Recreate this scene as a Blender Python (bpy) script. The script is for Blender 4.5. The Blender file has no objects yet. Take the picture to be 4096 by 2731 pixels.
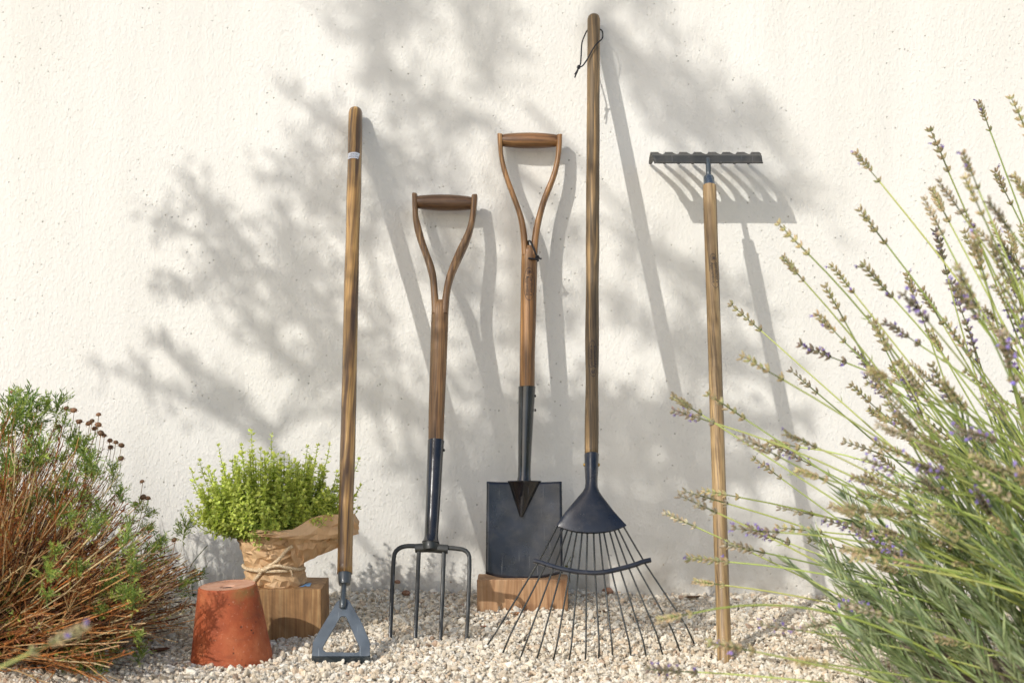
import bpy, bmesh, math, random
import numpy as np
from mathutils import Vector, Matrix, Quaternion, noise as mnoise

random.seed(7)
rng = np.random.default_rng(7)
scene = bpy.context.scene
COL = scene.collection
R = math.radians

# ------------------------------------------------------------------ camera
CAM_D = 2.5            # metres from camera to the wall face (wall face is y = 0)
CAM_H = 0.469          # camera height above the gravel
F = 6219.0             # focal length in photograph pixels (4096 wide)
CX, CY = 2048.0, 1219.0
cam_data = bpy.data.cameras.new('camera')
cam = bpy.data.objects.new('camera', cam_data)
COL.objects.link(cam)
cam.location = (0, -CAM_D, CAM_H)
cam.rotation_euler = (R(90), 0, 0)
cam_data.sensor_width = 36.0
cam_data.lens = 36.0 * F / 4096.0
cam_data.shift_y = -(1365.5 - CY) / 4096.0
cam_data.clip_start = 0.05
cam_data.clip_end = 500
cam_data.dof.use_dof = True
cam_data.dof.focus_distance = 2.25
cam_data.dof.aperture_fstop = 6.7
scene.camera = cam

# ------------------------------------------------------------------ light
SUN_T = Vector((0.65, 1.0, -0.77))        # direction the sunlight travels
world = bpy.data.worlds.new('World')
scene.world = world
world.use_nodes = True
wn = world.node_tree.nodes
wl = world.node_tree.links
wn.clear()
w_out = wn.new('ShaderNodeOutputWorld')
w_bg = wn.new('ShaderNodeBackground')
w_sky = wn.new('ShaderNodeTexSky')
w_sky.sky_type = 'NISHITA'
w_sky.sun_disc = False
_s = (-SUN_T).normalized()
w_sky.sun_elevation = math.asin(_s.z)
w_sky.sun_rotation = math.atan2(_s.x, _s.y)
w_sky.air_density = 1.0
w_sky.dust_density = 1.5
w_sky.ozone_density = 0.6
w_bg.inputs[1].default_value = 0.15
wl.new(w_sky.outputs[0], w_bg.inputs[0])
wl.new(w_bg.outputs[0], w_out.inputs[0])

sun_data = bpy.data.lights.new('sun', 'SUN')
sun_data.energy = 2.6
sun_data.angle = R(0.53)
sun_data.color = (1.0, 0.965, 0.915)
sun = bpy.data.objects.new('sun', sun_data)
sun.rotation_euler = SUN_T.to_track_quat('-Z', 'Y').to_euler()
sun.location = (-3, -4, 4)
COL.objects.link(sun)

vs = scene.view_settings
vs.view_transform = 'Standard'
vs.look = 'None'
vs.exposure = 0.10
vs.gamma = 1.0
vs.use_curve_mapping = False
scene.cycles.max_bounces = 5
scene.cycles.diffuse_bounces = 3
scene.cycles.glossy_bounces = 2
scene.cycles.transmission_bounces = 2
scene.cycles.use_denoising = True
scene.cycles.use_adaptive_sampling = True
scene.cycles.adaptive_threshold = 0.025

# ------------------------------------------------------------------ helpers
def P(px, py, d):
    """photograph pixel at distance d in front of the wall -> world point"""
    q = (CAM_D - d) / F
    return Vector(((px - CX) * q, -d, CAM_H - (py - CY) * q))

class Plane:
    """a tool's leaning plane: d = d0 - k*z"""
    def __init__(s, d0, k):
        s.d0, s.k = d0, k
        s.n = Vector((0, -1, k)).normalized()        # towards the viewer
        s.up = Vector((0, k, 1)).normalized()
        s.x = Vector((1, 0, 0))
    def pt(s, px, py, off=0.0):
        v = (py - CY) / F
        z = (CAM_H - v * (CAM_D - s.d0)) / (1 + v * s.k)
        return P(px, py, s.d0 - s.k * z) + s.n * off
    def sc(s, px, py):
        """metres per pixel there"""
        return (CAM_D + s.pt(px, py).y) / F

def new_mesh(name, verts, faces, smooth=True, fix=True):
    me = bpy.data.meshes.new(name)
    me.from_pydata([tuple(v) for v in verts], [], faces)
    if fix:
        bm = bmesh.new(); bm.from_mesh(me)
        bmesh.ops.recalc_face_normals(bm, faces=bm.faces)
        bm.to_mesh(me); bm.free()
    if smooth:
        me.polygons.foreach_set('use_smooth', [True] * len(me.polygons))
    me.update()
    return me

def wloc(o):
    v = Vector((0, 0, 0))
    while o is not None:
        v += o.location
        o = o.parent
    return v

def obj(name, verts, faces, mat, parent=None, smooth=True, origin=None, bevel=0, fix=True, solid=0, sharp=None):
    """verts are world coordinates; the object's origin goes to `origin`"""
    if origin is None:
        origin = wloc(parent) if parent is not None else Vector((0, 0, 0))
    origin = Vector(origin)
    me = new_mesh(name, [Vector(v) - origin for v in verts], faces, smooth, fix)
    if mat is not None:
        me.materials.append(mat)
    o = bpy.data.objects.new(name, me)
    COL.objects.link(o)
    if parent is not None:
        o.parent = parent
        o.location = origin - wloc(parent)
    else:
        o.location = origin
    if solid:
        m = o.modifiers.new('Solidify', 'SOLIDIFY'); m.thickness = solid; m.offset = 0
    if bevel:
        m = o.modifiers.new('Bevel', 'BEVEL'); m.width = bevel; m.segments = 2
        m.limit_method = 'ANGLE'; m.angle_limit = R(35)
    if sharp is not None:
        try:
            me.set_sharp_from_angle(angle=R(sharp))
        except Exception:
            pass
    return o

def thing(name, label, cat, loc, group=None):
    o = bpy.data.objects.new(name, None)
    o.empty_display_size = 0.05
    COL.objects.link(o)
    o.location = loc
    tag(o, label, cat, group)
    return o

def tag(o, label=None, cat=None, group=None, kind=None):
    if label: o['label'] = label
    if cat: o['category'] = cat
    if group: o['group'] = group
    if kind: o['kind'] = kind
    return o

class MB:
    """collects geometry (verts, faces, optional per-vertex colour)"""
    def __init__(s): s.v, s.f, s.c = [], [], []
    def add(s, v, f, col=None):
        n = len(s.v)
        s.v += [Vector(a) for a in v]
        s.f += [tuple(i + n for i in q) for q in f]
        if col is not None: s.c += [col] * len(v)
    def obj(s, name, mat, parent=None, **kw):
        o = obj(name, s.v, s.f, mat, parent, **kw)
        if s.c: paint(o.data, s.c)
        return o

def paint(me, cols):
    a = me.color_attributes.new('tint', 'FLOAT_COLOR', 'POINT')
    arr = np.ones((len(me.vertices), 4), dtype=np.float32)
    arr[:, :3] = np.array(cols, dtype=np.float32)[:len(me.vertices)]
    a.data.foreach_set('color', arr.ravel())

def frames(path):
    """parallel-transported (tangent, a, b) along a polyline"""
    path = [Vector(p) for p in path]
    out = []
    n = len(path)
    prev = None
    for i in range(n):
        t = (path[min(i + 1, n - 1)] - path[max(i - 1, 0)])
        t = t.normalized() if t.length > 1e-9 else Vector((0, 0, 1))
        if prev is None:
            ref = Vector((1, 0, 0)) if abs(t.x) < 0.9 else Vector((0, 0, 1))
            a = (ref - t * ref.dot(t)).normalized()
        else:
            a = (prev - t * prev.dot(t)).normalized()
        prev = a
        out.append((t, a, t.cross(a)))
    return out

def tube(path, rad, seg=8, cap=True):
    path = [Vector(p) for p in path]
    if not hasattr(rad, '__len__'): rad = [rad] * len(path)
    fr = frames(path)
    v, f = [], []
    for p, r, (t, a, b) in zip(path, rad, fr):
        for k in range(seg):
            th = 2 * math.pi * k / seg
            v.append(p + (a * math.cos(th) + b * math.sin(th)) * r)
    n = len(path)
    for i in range(n - 1):
        for k in range(seg):
            k2 = (k + 1) % seg
            f.append((i * seg + k, i * seg + k2, (i + 1) * seg + k2, (i + 1) * seg + k))
    if cap:
        f.append(tuple(range(seg))[::-1])
        f.append(tuple((n - 1) * seg + k for k in range(seg)))
    return v, f

def loft(rings, cap=True):
    """rings: list of equally long closed loops"""
    m = len(rings[0]); v, f = [], []
    for r in rings: v += [Vector(p) for p in r]
    for i in range(len(rings) - 1):
        for k in range(m):
            k2 = (k + 1) % m
            f.append((i * m + k, i * m + k2, (i + 1) * m + k2, (i + 1) * m + k))
    if cap:
        f.append(tuple(range(m))[::-1]); f.append(tuple((len(rings) - 1) * m + k for k in range(m)))
    return v, f

def superell(c, a, b, p=2.0, n=16):
    """closed loop round centre c with half axes a, b (vectors); p>2 is boxier"""
    out = []
    for k in range(n):
        th = 2 * math.pi * (k + 0.5) / n
        cs, sn = math.cos(th), math.sin(th)
        out.append(c + a * (math.copysign(abs(cs) ** (2 / p), cs)) + b * (math.copysign(abs(sn) ** (2 / p), sn)))
    return out

def interp(poly, n):
    """resample polyline (any-dim tuples) to n points by arc length (Catmull-smoothed)"""
    p = np.array([list(q) for q in poly], dtype=float)
    seg = np.r_[0, np.cumsum(np.linalg.norm(np.diff(p, axis=0), axis=1))]
    dense = []
    m = len(p)
    for i in range(m - 1):
        p0, p1, p2, p3 = p[max(i - 1, 0)], p[i], p[i + 1], p[min(i + 2, m - 1)]
        for t in np.linspace(0, 1, 12, endpoint=False):
            dense.append(0.5 * ((2 * p1) + (-p0 + p2) * t + (2 * p0 - 5 * p1 + 4 * p2 - p3) * t ** 2 + (-p0 + 3 * p1 - 3 * p2 + p3) * t ** 3))
    dense.append(p[-1]); dense = np.array(dense)
    s = np.r_[0, np.cumsum(np.linalg.norm(np.diff(dense, axis=0), axis=1))]
    q = np.linspace(0, s[-1], n)
    return np.stack([np.interp(q, s, dense[:, j]) for j in range(p.shape[1])], axis=1)

def prism(loop, nrm, th):
    """flat outline (3-D points) given thickness th along nrm, both faces as n-gons"""
    m = len(loop)
    v = [Vector(p) + nrm * th / 2 for p in loop] + [Vector(p) - nrm * th / 2 for p in loop]
    f = [tuple(range(m)), tuple(range(2 * m - 1, m - 1, -1))]
    for k in range(m):
        k2 = (k + 1) % m
        f.append((k, k + m, k2 + m, k2))
    return v, f

def box(c, sx, sy, sz):
    v = [Vector((c[0] + x * sx / 2, c[1] + y * sy / 2, c[2] + z * sz / 2)) for x in (-1, 1) for y in (-1, 1) for z in (-1, 1)]
    f = [(0, 1, 3, 2), (4, 6, 7, 5), (0, 4, 5, 1), (2, 3, 7, 6), (0, 2, 6, 4), (1, 5, 7, 3)]
    return v, f

def lerp(a, b, t): return a + (b - a) * t

# ------------------------------------------------------------------ materials
class NT:
    def __init__(s, name):
        s.m = bpy.data.materials.new(name)
        s.m.use_nodes = True
        s.n = s.m.node_tree.nodes; s.l = s.m.node_tree.links
        s.n.clear()
        s.out = s.n.new('ShaderNodeOutputMaterial')
        s.b = s.n.new('ShaderNodeBsdfPrincipled')
        s.l.new(s.b.outputs[0], s.out.inputs[0])
        s.tc = s.n.new('ShaderNodeTexCoord')
    def set(s, **kw):
        for k, v in kw.items():
            k = {'rough': 'Roughness', 'metal': 'Metallic', 'coat': 'Coat Weight', 'coatr': 'Coat Roughness',
                 'spec': 'Specular IOR Level', 'col': 'Base Color', 'sheen': 'Sheen Weight'}[k]
            if k == 'Base Color': v = (*v, 1)
            s.b.inputs[k].default_value = v
        return s
    def link(s, a, b): s.l.new(a, b)
    def map(s, scale=(1, 1, 1), rot=(0, 0, 0), loc=(0, 0, 0), src=None):
        m = s.n.new('ShaderNodeMapping')
        m.inputs['Scale'].default_value = scale; m.inputs['Rotation'].default_value = rot; m.inputs['Location'].default_value = loc
        s.link(src or s.tc.outputs['Object'], m.inputs[0])
        return m.outputs[0]
    def noise(s, vec, scale=5, detail=4, rough=0.55, dist=0.0):
        t = s.n.new('ShaderNodeTexNoise')
        t.inputs['Scale'].default_value = scale; t.inputs['Detail'].default_value = detail
        t.inputs['Roughness'].default_value = rough; t.inputs['Distortion'].default_value = dist
        s.link(vec, t.inputs['Vector'])
        return t.outputs[0]
    def voro(s, vec, scale=5, feature='F1', rand=1.0):
        t = s.n.new('ShaderNodeTexVoronoi')
        t.feature = feature
        t.inputs['Scale'].default_value = scale; t.inputs['Randomness'].default_value = rand
        s.link(vec, t.inputs['Vector'])
        return t
    def ramp(s, fac, stops, interp='LINEAR'):
        r = s.n.new('ShaderNodeValToRGB')
        r.color_ramp.interpolation = interp
        e = r.color_ramp.elements
        while len(e) > 1: e.remove(e[-1])
        for i, (p, c) in enumerate(stops):
            if not hasattr(c, '__len__'): c = (c, c, c)
            if i == 0: e[0].position = p; e[0].color = (*c, 1)
            else:
                q = e.new(p); q.color = (*c, 1)
        s.link(fac, r.inputs[0])
        return r.outputs[0]
    def mix(s, fac, a, b, mode='MIX'):
        m = s.n.new('ShaderNodeMix'); m.data_type = 'RGBA'; m.blend_type = mode
        for inp, x in ((m.inputs[0], fac), (m.inputs[6], a), (m.inputs[7], b)):
            if hasattr(x, 'is_linked') or hasattr(x, 'links'): s.link(x, inp)
            elif hasattr(x, '__len__'): inp.default_value = (*x, 1)
            else: inp.default_value = x
        return m.outputs[2]
    def math(s, op, a, b=0.0, clamp=False):
        m = s.n.new('ShaderNodeMath'); m.operation = op; m.use_clamp = clamp
        for inp, x in ((m.inputs[0], a), (m.inputs[1], b)):
            if hasattr(x, 'links'): s.link(x, inp)
            else: inp.default_value = x
        return m.outputs[0]
    def attr(s, name='tint'):
        a = s.n.new('ShaderNodeAttribute'); a.attribute_name = name
        return a.outputs['Color']
    def bump(s, h, strength=0.3, dist=0.001, prev=None):
        b = s.n.new('ShaderNodeBump')
        b.inputs['Strength'].default_value = strength; b.inputs['Distance'].default_value = dist
        s.link(h, b.inputs['Height'])
        if prev is not None: s.link(prev, b.inputs['Normal'])
        s.link(b.outputs[0], s.b.inputs['Normal'])
        return b.outputs[0]
    def col(s, c): s.link(c, s.b.inputs['Base Color']); return s

def leafy(name, trans=0.35, rough=0.5, tintmul=(1, 1, 1), attr=True, base=(0.1, 0.2, 0.05)):
    """two-sided leaf: principled + translucent"""
    n = NT(name)
    c = n.attr() if attr else None
    if c is None:
        rgb = n.n.new('ShaderNodeRGB'); rgb.outputs[0].default_value = (*base, 1); c = rgb.outputs[0]
    oi = n.n.new('ShaderNodeObjectInfo')
    vary = n.ramp(oi.outputs['Random'], [(0, 0.75), (1, 1.2)])
    c = n.mix(1.0, c, vary, 'MULTIPLY')
    n.col(c); n.set(rough=rough)
    tr = n.n.new('ShaderNodeBsdfTranslucent')
    n.link(c, tr.inputs[0])
    ms = n.n.new('ShaderNodeMixShader'); ms.inputs[0].default_value = trans
    n.link(n.b.outputs[0], ms.inputs[1]); n.link(tr.outputs[0], ms.inputs[2])
    n.link(ms.outputs[0], n.out.inputs[0])
    return n.m

def wood(name, light, mid, dark, k=0.45, fine=1.0, stain=0.5, rough=0.42, coat=0.15, stretch=5.0, seed=0, streak=(0.42, 0.62), yrot=0.0):
    n = NT(name)
    rot = n.map(rot=(math.atan(k), yrot, 0))
    v = n.map(scale=(170 * fine, 170 * fine, stretch), loc=(seed, seed * 2, seed * 3), src=rot)
    g = n.noise(v, 1.0, 5, 0.6, 0.8)
    base = n.ramp(g, [(0.25, dark), (0.45, mid), (0.72, light)])
    v2 = n.map(scale=(60, 60, 2.6), loc=(seed * 5, 3, seed), src=rot)
    s = n.noise(v2, 1.0, 3, 0.5, 1.4)
    sm = n.ramp(s, [(streak[0], 1.0), (streak[1], 0.0)])
    sm2 = n.math('MULTIPLY', sm, stain)
    c = n.mix(sm2, base, dark)
    v3 = n.map(scale=(520, 520, 16), src=rot)
    pores = n.ramp(n.noise(v3, 1.0, 2, 0.5), [(0.36, 0.45), (0.46, 1.0)])
    c = n.mix(0.75, c, pores, 'MULTIPLY')
    tone = n.ramp(n.noise(n.map(scale=(14, 14, 5), loc=(seed, 0, seed), src=rot), 1.0, 3, 0.6), [(0.3, 0.62), (0.55, 1.0), (0.75, 1.15)])
    c = n.mix(1.0, c, tone, 'MULTIPLY')
    n.col(c)
    n.set(coat=coat, coatr=0.25)
    n.link(n.ramp(g, [(0.2, rough + 0.15), (0.8, rough - 0.05)]), n.b.inputs['Roughness'])
    n.bump(n.mix(0.5, g, pores), 0.35, 0.0006)
    return n.m

M = {}
def painted_metal(name, col, rough=0.3, speck=0.35, coat=0.4, metal=0.0, wear=(0.3, 0.3, 0.3), wear_amt=0.7):
    n = NT(name)
    v = n.map()
    a = n.noise(v, 26, 5, 0.6)
    c = n.mix(n.ramp(a, [(0.35, 0.0), (0.7, 1.0)]), tuple(x * 0.75 for x in col), tuple(min(1, x * 1.35) for x in col))
    ds = n.noise(v, 420, 3, 0.6)
    m1 = n.ramp(ds, [(0.66, 0.0), (0.72, 1.0)])
    m2 = n.ramp(n.noise(v, 18, 3), [(0.5, 0.0), (0.68, 1.0)])
    wf = n.math('MULTIPLY', n.math('MULTIPLY', m1, m2), wear_amt)
    c = n.mix(wf, c, wear)
    scr = n.ramp(n.noise(n.map(scale=(500, 40, 18), rot=(0, 0.5, 0)), 1.0, 2, 0.5), [(0.70, 0.0), (0.76, 1.0)])
    c = n.mix(n.math('MULTIPLY', scr, 0.35), c, wear)
    dust = n.ramp(n.noise(v, 30, 5, 0.7), [(0.45, 0.0), (0.8, 1.0)])
    c = n.mix(n.math('MULTIPLY', dust, 0.07 if rough < .2 else 0.12), c, (0.42, 0.36, 0.28))
    n.col(c)
    n.link(n.ramp(n.noise(v, 40, 4), [(0.3, rough - 0.06), (0.7, rough + 0.12)]), n.b.inputs['Roughness'])
    n.set(metal=metal, coat=coat, coatr=0.12)
    n.bump(n.noise(v, 160, 3), speck * 0.35, 0.0005)
    return n.m

M['navy'] = painted_metal('navy_paint', (0.009, 0.0135, 0.026), 0.30, coat=0.25)
M['black_gloss'] = painted_metal('black_gloss', (0.006, 0.007, 0.011), 0.16, coat=0.6)
M['tine'] = painted_metal('tine_paint', (0.013, 0.016, 0.015), 0.45, coat=0.1, wear=(0.4, 0.42, 0.42), wear_amt=0.9)
M['steel_blue'] = painted_metal('grey_steel', (0.078, 0.10, 0.122), 0.34, metal=0.3, wear=(0.45, 0.48, 0.5))
M['slate'] = painted_metal('slate_paint', (0.05, 0.065, 0.075), 0.35, metal=0.2)
M['iron'] = painted_metal('dull_iron', (0.035, 0.036, 0.034), 0.42, metal=0.1, coat=0.1)
M['zinc'] = painted_metal('zinc_ferrule', (0.13, 0.16, 0.19), 0.25, metal=0.75)
n = NT('brass'); n.set(col=(0.5, 0.33, 0.1), metal=0.9, rough=0.35); M['brass'] = n.m
n = NT('black_cord'); n.set(col=(0.012, 0.012, 0.014), rough=0.75); M['cord'] = n.m
n = NT('ink'); n.set(col=(0.018, 0.02, 0.03), rough=0.7); M['ink'] = n.m
n = NT('label_paper'); n.set(col=(0.8, 0.81, 0.84), rough=0.45); M['label'] = n.m

M['wood_hoe'] = wood('varnished_ash', (0.72, 0.45, 0.15), (0.46, 0.25, 0.075), (0.095, 0.05, 0.022), k=0.58, stain=0.9, rough=0.32, coat=0.4, seed=1, stretch=4.5, streak=(0.44, 0.60))
M['wood_fork'] = wood('brown_ash', (0.48, 0.285, 0.115), (0.27, 0.138, 0.05), (0.06, 0.032, 0.014), k=0.45, stain=0.6, seed=4)
M['wood_spade'] = wood('chestnut_ash', (0.60, 0.325, 0.115), (0.36, 0.17, 0.05), (0.08, 0.038, 0.014), k=0.16, stain=0.6, seed=7, fine=1.2)
M['wood_leaf'] = wood('weathered_ash', (0.60, 0.385, 0.165), (0.37, 0.225, 0.09), (0.075, 0.055, 0.03), k=0.48, stain=0.75, seed=11, rough=0.5, coat=0.1, streak=(0.46, 0.60))
M['wood_rake'] = wood('pale_ash', (0.64, 0.45, 0.22), (0.42, 0.27, 0.115), (0.11, 0.066, 0.033), k=0.49, stain=0.45, seed=15, fine=1.5, rough=0.5, coat=0.1, stretch=12)

M['grip_fork'] = wood('brown_ash_grip', (0.30, 0.165, 0.07), (0.16, 0.075, 0.028), (0.05, 0.024, 0.011), k=0.0, stain=0.5, seed=5, yrot=math.pi / 2)
M['grip_spade'] = wood('chestnut_grip', (0.40, 0.21, 0.075), (0.235, 0.105, 0.033), (0.06, 0.028, 0.011), k=0.0, stain=0.5, seed=8, yrot=math.pi / 2)

# stucco
n = NT('stucco')
v = n.map()
broad = n.noise(n.map(scale=(1.4, 1.4, 0.8)), 2.0, 4, 0.55)
c = n.mix(n.ramp(broad, [(0.3, 0.0), (0.7, 1.0)]), (0.77, 0.75, 0.685), (0.83, 0.815, 0.762))
drip = n.noise(n.map(scale=(1, 1, 0.06)), 9, 3, 0.6)
c = n.mix(1.0, c, n.ramp(drip, [(0.35, 0.94), (0.6, 1.0)]), 'MULTIPLY')
pv = n.voro(v, 80, 'F1')
pit = n.ramp(pv.outputs['Distance'], [(0.06, 1.0), (0.135, 0.0)])
pm = n.ramp(n.noise(n.map(loc=(.7, 0, .2)), 7, 3, 0.7), [(0.46, 0.0), (0.60, 1.0)])
pitm = n.math('MULTIPLY', pit, pm)
c = n.mix(n.math('MULTIPLY', pitm, 0.6), c, (0.28, 0.26, 0.20))
# chipped paint low on the wall
sep = n.n.new('ShaderNodeSeparateXYZ'); n.link(v, sep.inputs[0])
low = n.ramp(sep.outputs['Z'], [(0.0, 1.0), (0.075, 0.0)])
chipn = n.noise(n.map(scale=(1, 1, 1.3), loc=(4.3, 0, 1.1)), 34, 3, 0.6, 0.0)
chip = n.ramp(n.math('ADD', chipn, n.math('MULTIPLY', low, 0.06)), [(0.735, 0.0), (0.745, 1.0)])
chip = n.math('MULTIPLY', chip, n.ramp(sep.outputs['Z'], [(0.09, 1.0), (0.11, 0.0)]))
c = n.mix(n.math('MULTIPLY', chip, 0.85), c, (0.40, 0.25, 0.15))
dirt = n.math('MULTIPLY', n.ramp(n.noise(v, 14, 5, 0.65), [(0.35, 0.0), (0.7, 1.0)]), n.ramp(sep.outputs['Z'], [(0.0, 0.85), (0.04, 0.4), (0.12, 0.0)]))
c = n.mix(dirt, c, (0.45, 0.38, 0.29))
n.col(c); n.set(rough=0.85, spec=0.25)
h1 = n.noise(n.map(scale=(1, 1, 0.6)), 195, 2, 0.6)
bumps = n.voro(n.map(scale=(1, 1, 0.8)), 190, 'F1')
h2 = n.ramp(bumps.outputs['Distance'], [(0.0, 1.0), (0.45, 0.0)])
streaks = n.noise(n.map(scale=(1, 1, 0.10)), 55, 1, 0.6)
h = n.math('ADD', n.math('MULTIPLY', h1, 1.0), n.math('MULTIPLY', h2, 0.40))
h = n.math('ADD', h, n.math('MULTIPLY', streaks, 0.5))
h = n.math('SUBTRACT', h, n.math('MULTIPLY', pitm, 1.6))
h = n.math('SUBTRACT', h, n.math('MULTIPLY', chip, 1.2))
nb = n.bump(h, 0.6, 0.0019)
M['stucco'] = n.m

# gravel stones (tinted per stone) and the ground below
n = NT('gravel_stone')
v = n.map()
c = n.mix(0.5, n.attr(), n.ramp(n.noise(v, 330, 3), [(0.3, 0.7), (0.7, 1.25)]), 'MULTIPLY')
n.col(c); n.set(rough=0.8, spec=0.3)
M['gravel'] = n.m
n = NT('gravel_bed')
v = n.map()
vo = n.voro(v, 150)
under = n.mix(n.ramp(vo.outputs['Distance'], [(0.2, 0.0), (0.7, 1.0)]), (0.22, 0.17, 0.12), (0.07, 0.05, 0.035))  # bed colour darkened beneath the stones so their gaps look shaded
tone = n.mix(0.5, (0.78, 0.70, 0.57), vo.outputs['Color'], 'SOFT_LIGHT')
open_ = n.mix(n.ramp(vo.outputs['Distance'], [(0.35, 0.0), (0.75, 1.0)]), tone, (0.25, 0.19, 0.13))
sep = n.n.new('ShaderNodeSeparateXYZ'); n.link(v, sep.inputs[0])
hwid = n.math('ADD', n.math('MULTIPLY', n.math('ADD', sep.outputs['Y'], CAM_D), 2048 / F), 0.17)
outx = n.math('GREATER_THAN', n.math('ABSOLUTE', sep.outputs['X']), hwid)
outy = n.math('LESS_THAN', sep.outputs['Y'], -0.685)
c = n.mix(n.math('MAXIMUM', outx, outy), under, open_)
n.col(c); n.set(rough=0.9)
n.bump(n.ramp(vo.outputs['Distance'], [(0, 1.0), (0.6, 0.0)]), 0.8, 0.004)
M['ground'] = n.m

# terracotta
n = NT('terracotta')
v = n.map()
c = n.ramp(n.noise(v, 22, 5, 0.6), [(0.25, (0.21, 0.042, 0.014)), (0.5, (0.37, 0.082, 0.025)), (0.75, (0.53, 0.175, 0.07))])
c = n.mix(n.math('MULTIPLY', n.ramp(n.noise(n.map(scale=(1, 1, 3.0)), 30, 4), [(0.55, 0.0), (0.7, 1.0)]), 0.5), c, (0.22, 0.06, 0.025))
sep = n.n.new('ShaderNodeSeparateXYZ'); n.link(v, sep.inputs[0])
moss = n.math('MULTIPLY', n.ramp(sep.outputs['Z'], [(0.058, 0.0), (0.09, 1.0)]), n.ramp(n.noise(v, 34, 4, 0.65), [(0.48, 0.0), (0.66, 1.0)]))
mossx = n.math('MULTIPLY', moss, n.ramp(sep.outputs['X'], [(0.0, 0.0), (0.02, 0.8)]))
c = n.mix(mossx, c, (0.24, 0.17, 0.05))
pit = n.voro(v, 120)
pitf = n.math('MULTIPLY', n.ramp(pit.outputs['Distance'], [(0.1, 1.0), (0.2, 0.0)]), n.ramp(n.noise(v, 50, 2), [(0.52, 0.0), (0.6, 1.0)]))
c = n.mix(pitf, c, (0.07, 0.025, 0.012))
c = n.mix(n.math('MULTIPLY', n.ramp(n.noise(v, 260, 2), [(0.64, 0.0), (0.72, 1.0)]), 0.25), c, (0.70, 0.42, 0.28))
n.col(c); n.set(rough=0.75)
h = n.math('SUBTRACT', n.noise(v, 190, 4, 0.65), n.math('MULTIPLY', pitf, 2.0))
n.bump(h, 0.5, 0.0012)
M['terracotta'] = n.m
n = NT('terracotta_base'); v = n.map()
n.col(n.ramp(n.noise(v, 60, 4), [(0.3, (0.50, 0.23, 0.13)), (0.7, (0.62, 0.36, 0.24))])); n.set(rough=0.8)
n.bump(n.noise(n.map(scale=(0.3, 1, 1)), 260, 2), 0.4, 0.0006); M['terracotta_top'] = n.m
n = NT('hole_shade'); n.set(col=(0.02, 0.012, 0.01), rough=0.9); M['dark'] = n.m

# blocks of timber
def timber(name, stops, along, knot=(0.12, 0.06, 0.02), seed=0.0, bumpv=0.4):
    n = NT(name)
    sc = {'z': (120, 120, 9), 'x': (8, 120, 120)}[along]
    g = n.noise(n.map(scale=sc, loc=(seed, seed, seed)), 1.0, 6, 0.62, 0.6)
    c = n.ramp(g, stops)
    big = n.noise(n.map(loc=(seed, 2 * seed, 0)), 20, 4, 0.6, 0.5)
    c = n.mix(n.math('MULTIPLY', n.ramp(big, [(0.48, 0.0), (0.68, 1.0)]), 0.6), c, stops[0][1])
    saw = n.noise(n.map(scale=(420, 420, 12)), 1.0, 2)
    c = n.mix(0.5, c, n.ramp(saw, [(0.33, 0.6), (0.6, 1.1)]), 'MULTIPLY')
    kv = n.voro(n.map(scale=(1, 0.4, 1.2), loc=(seed * 3, 0, seed)), 30)
    kn = n.ramp(kv.outputs['Distance'], [(0.07, 1.0), (0.2, 0.0)])
    c = n.mix(n.math('MULTIPLY', kn, n.ramp(n.noise(n.map(), 14, 2), [(0.5, 0.0), (0.6, 1.0)])), c, knot)
    n.col(c); n.set(rough=0.72)
    n.bump(n.mix(0.5, g, saw), bumpv, 0.0012)
    return n.m
M['block_olive'] = timber('weathered_timber', [(0.25, (0.13, 0.065, 0.027)), (0.5, (0.35, 0.19, 0.075)), (0.75, (0.50, 0.33, 0.155))], 'z', seed=0.4)
M['block_red'] = timber('sawn_timber', [(0.22, (0.17, 0.075, 0.03)), (0.48, (0.42, 0.235, 0.115)), (0.75, (0.58, 0.38, 0.215))], 'z', seed=2.7)
n = NT('blue_paint'); v = n.map()
n.set(col=(0.16, 0.36, 0.66), rough=0.6); M['bluepaint'] = n.m

# paper, twine, soil
n = NT('kraft_paper')
v = n.map()
c = n.ramp(n.noise(v, 60, 4), [(0.3, (0.68, 0.43, 0.22)), (0.7, (0.80, 0.55, 0.31))])
ribs = n.n.new('ShaderNodeTexWave'); ribs.wave_type = 'BANDS'; ribs.bands_direction = 'X'
ribs.inputs['Scale'].default_value = 150; ribs.inputs['Distortion'].default_value = 0.6; ribs.inputs['Detail'].default_value = 1
n.link(n.map(rot=(0, 0.12, 0)), ribs.inputs['Vector'])
c = n.mix(0.22, c, n.ramp(ribs.outputs[1], [(0, 0.75), (1, 1.1)]), 'MULTIPLY')
n.col(c); n.set(rough=0.6)
n.bump(ribs.outputs[1], 0.12, 0.0005)
tr = n.n.new('ShaderNodeBsdfTranslucent'); n.link(c, tr.inputs[0])
ms = n.n.new('ShaderNodeMixShader'); ms.inputs[0].default_value = 0.18
n.link(n.b.outputs[0], ms.inputs[1]); n.link(tr.outputs[0], ms.inputs[2]); n.link(ms.outputs[0], n.out.inputs[0])
M['paper'] = n.m
n = NT('twine'); v = n.map()
n.col(n.ramp(n.noise(v, 300, 3), [(0.3, (0.50, 0.35, 0.19)), (0.7, (0.82, 0.67, 0.46))])); n.set(rough=0.8); M['twine'] = n.m
n = NT('soil'); n.set(col=(0.03, 0.02, 0.012), rough=0.95); M['soil'] = n.m

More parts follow.
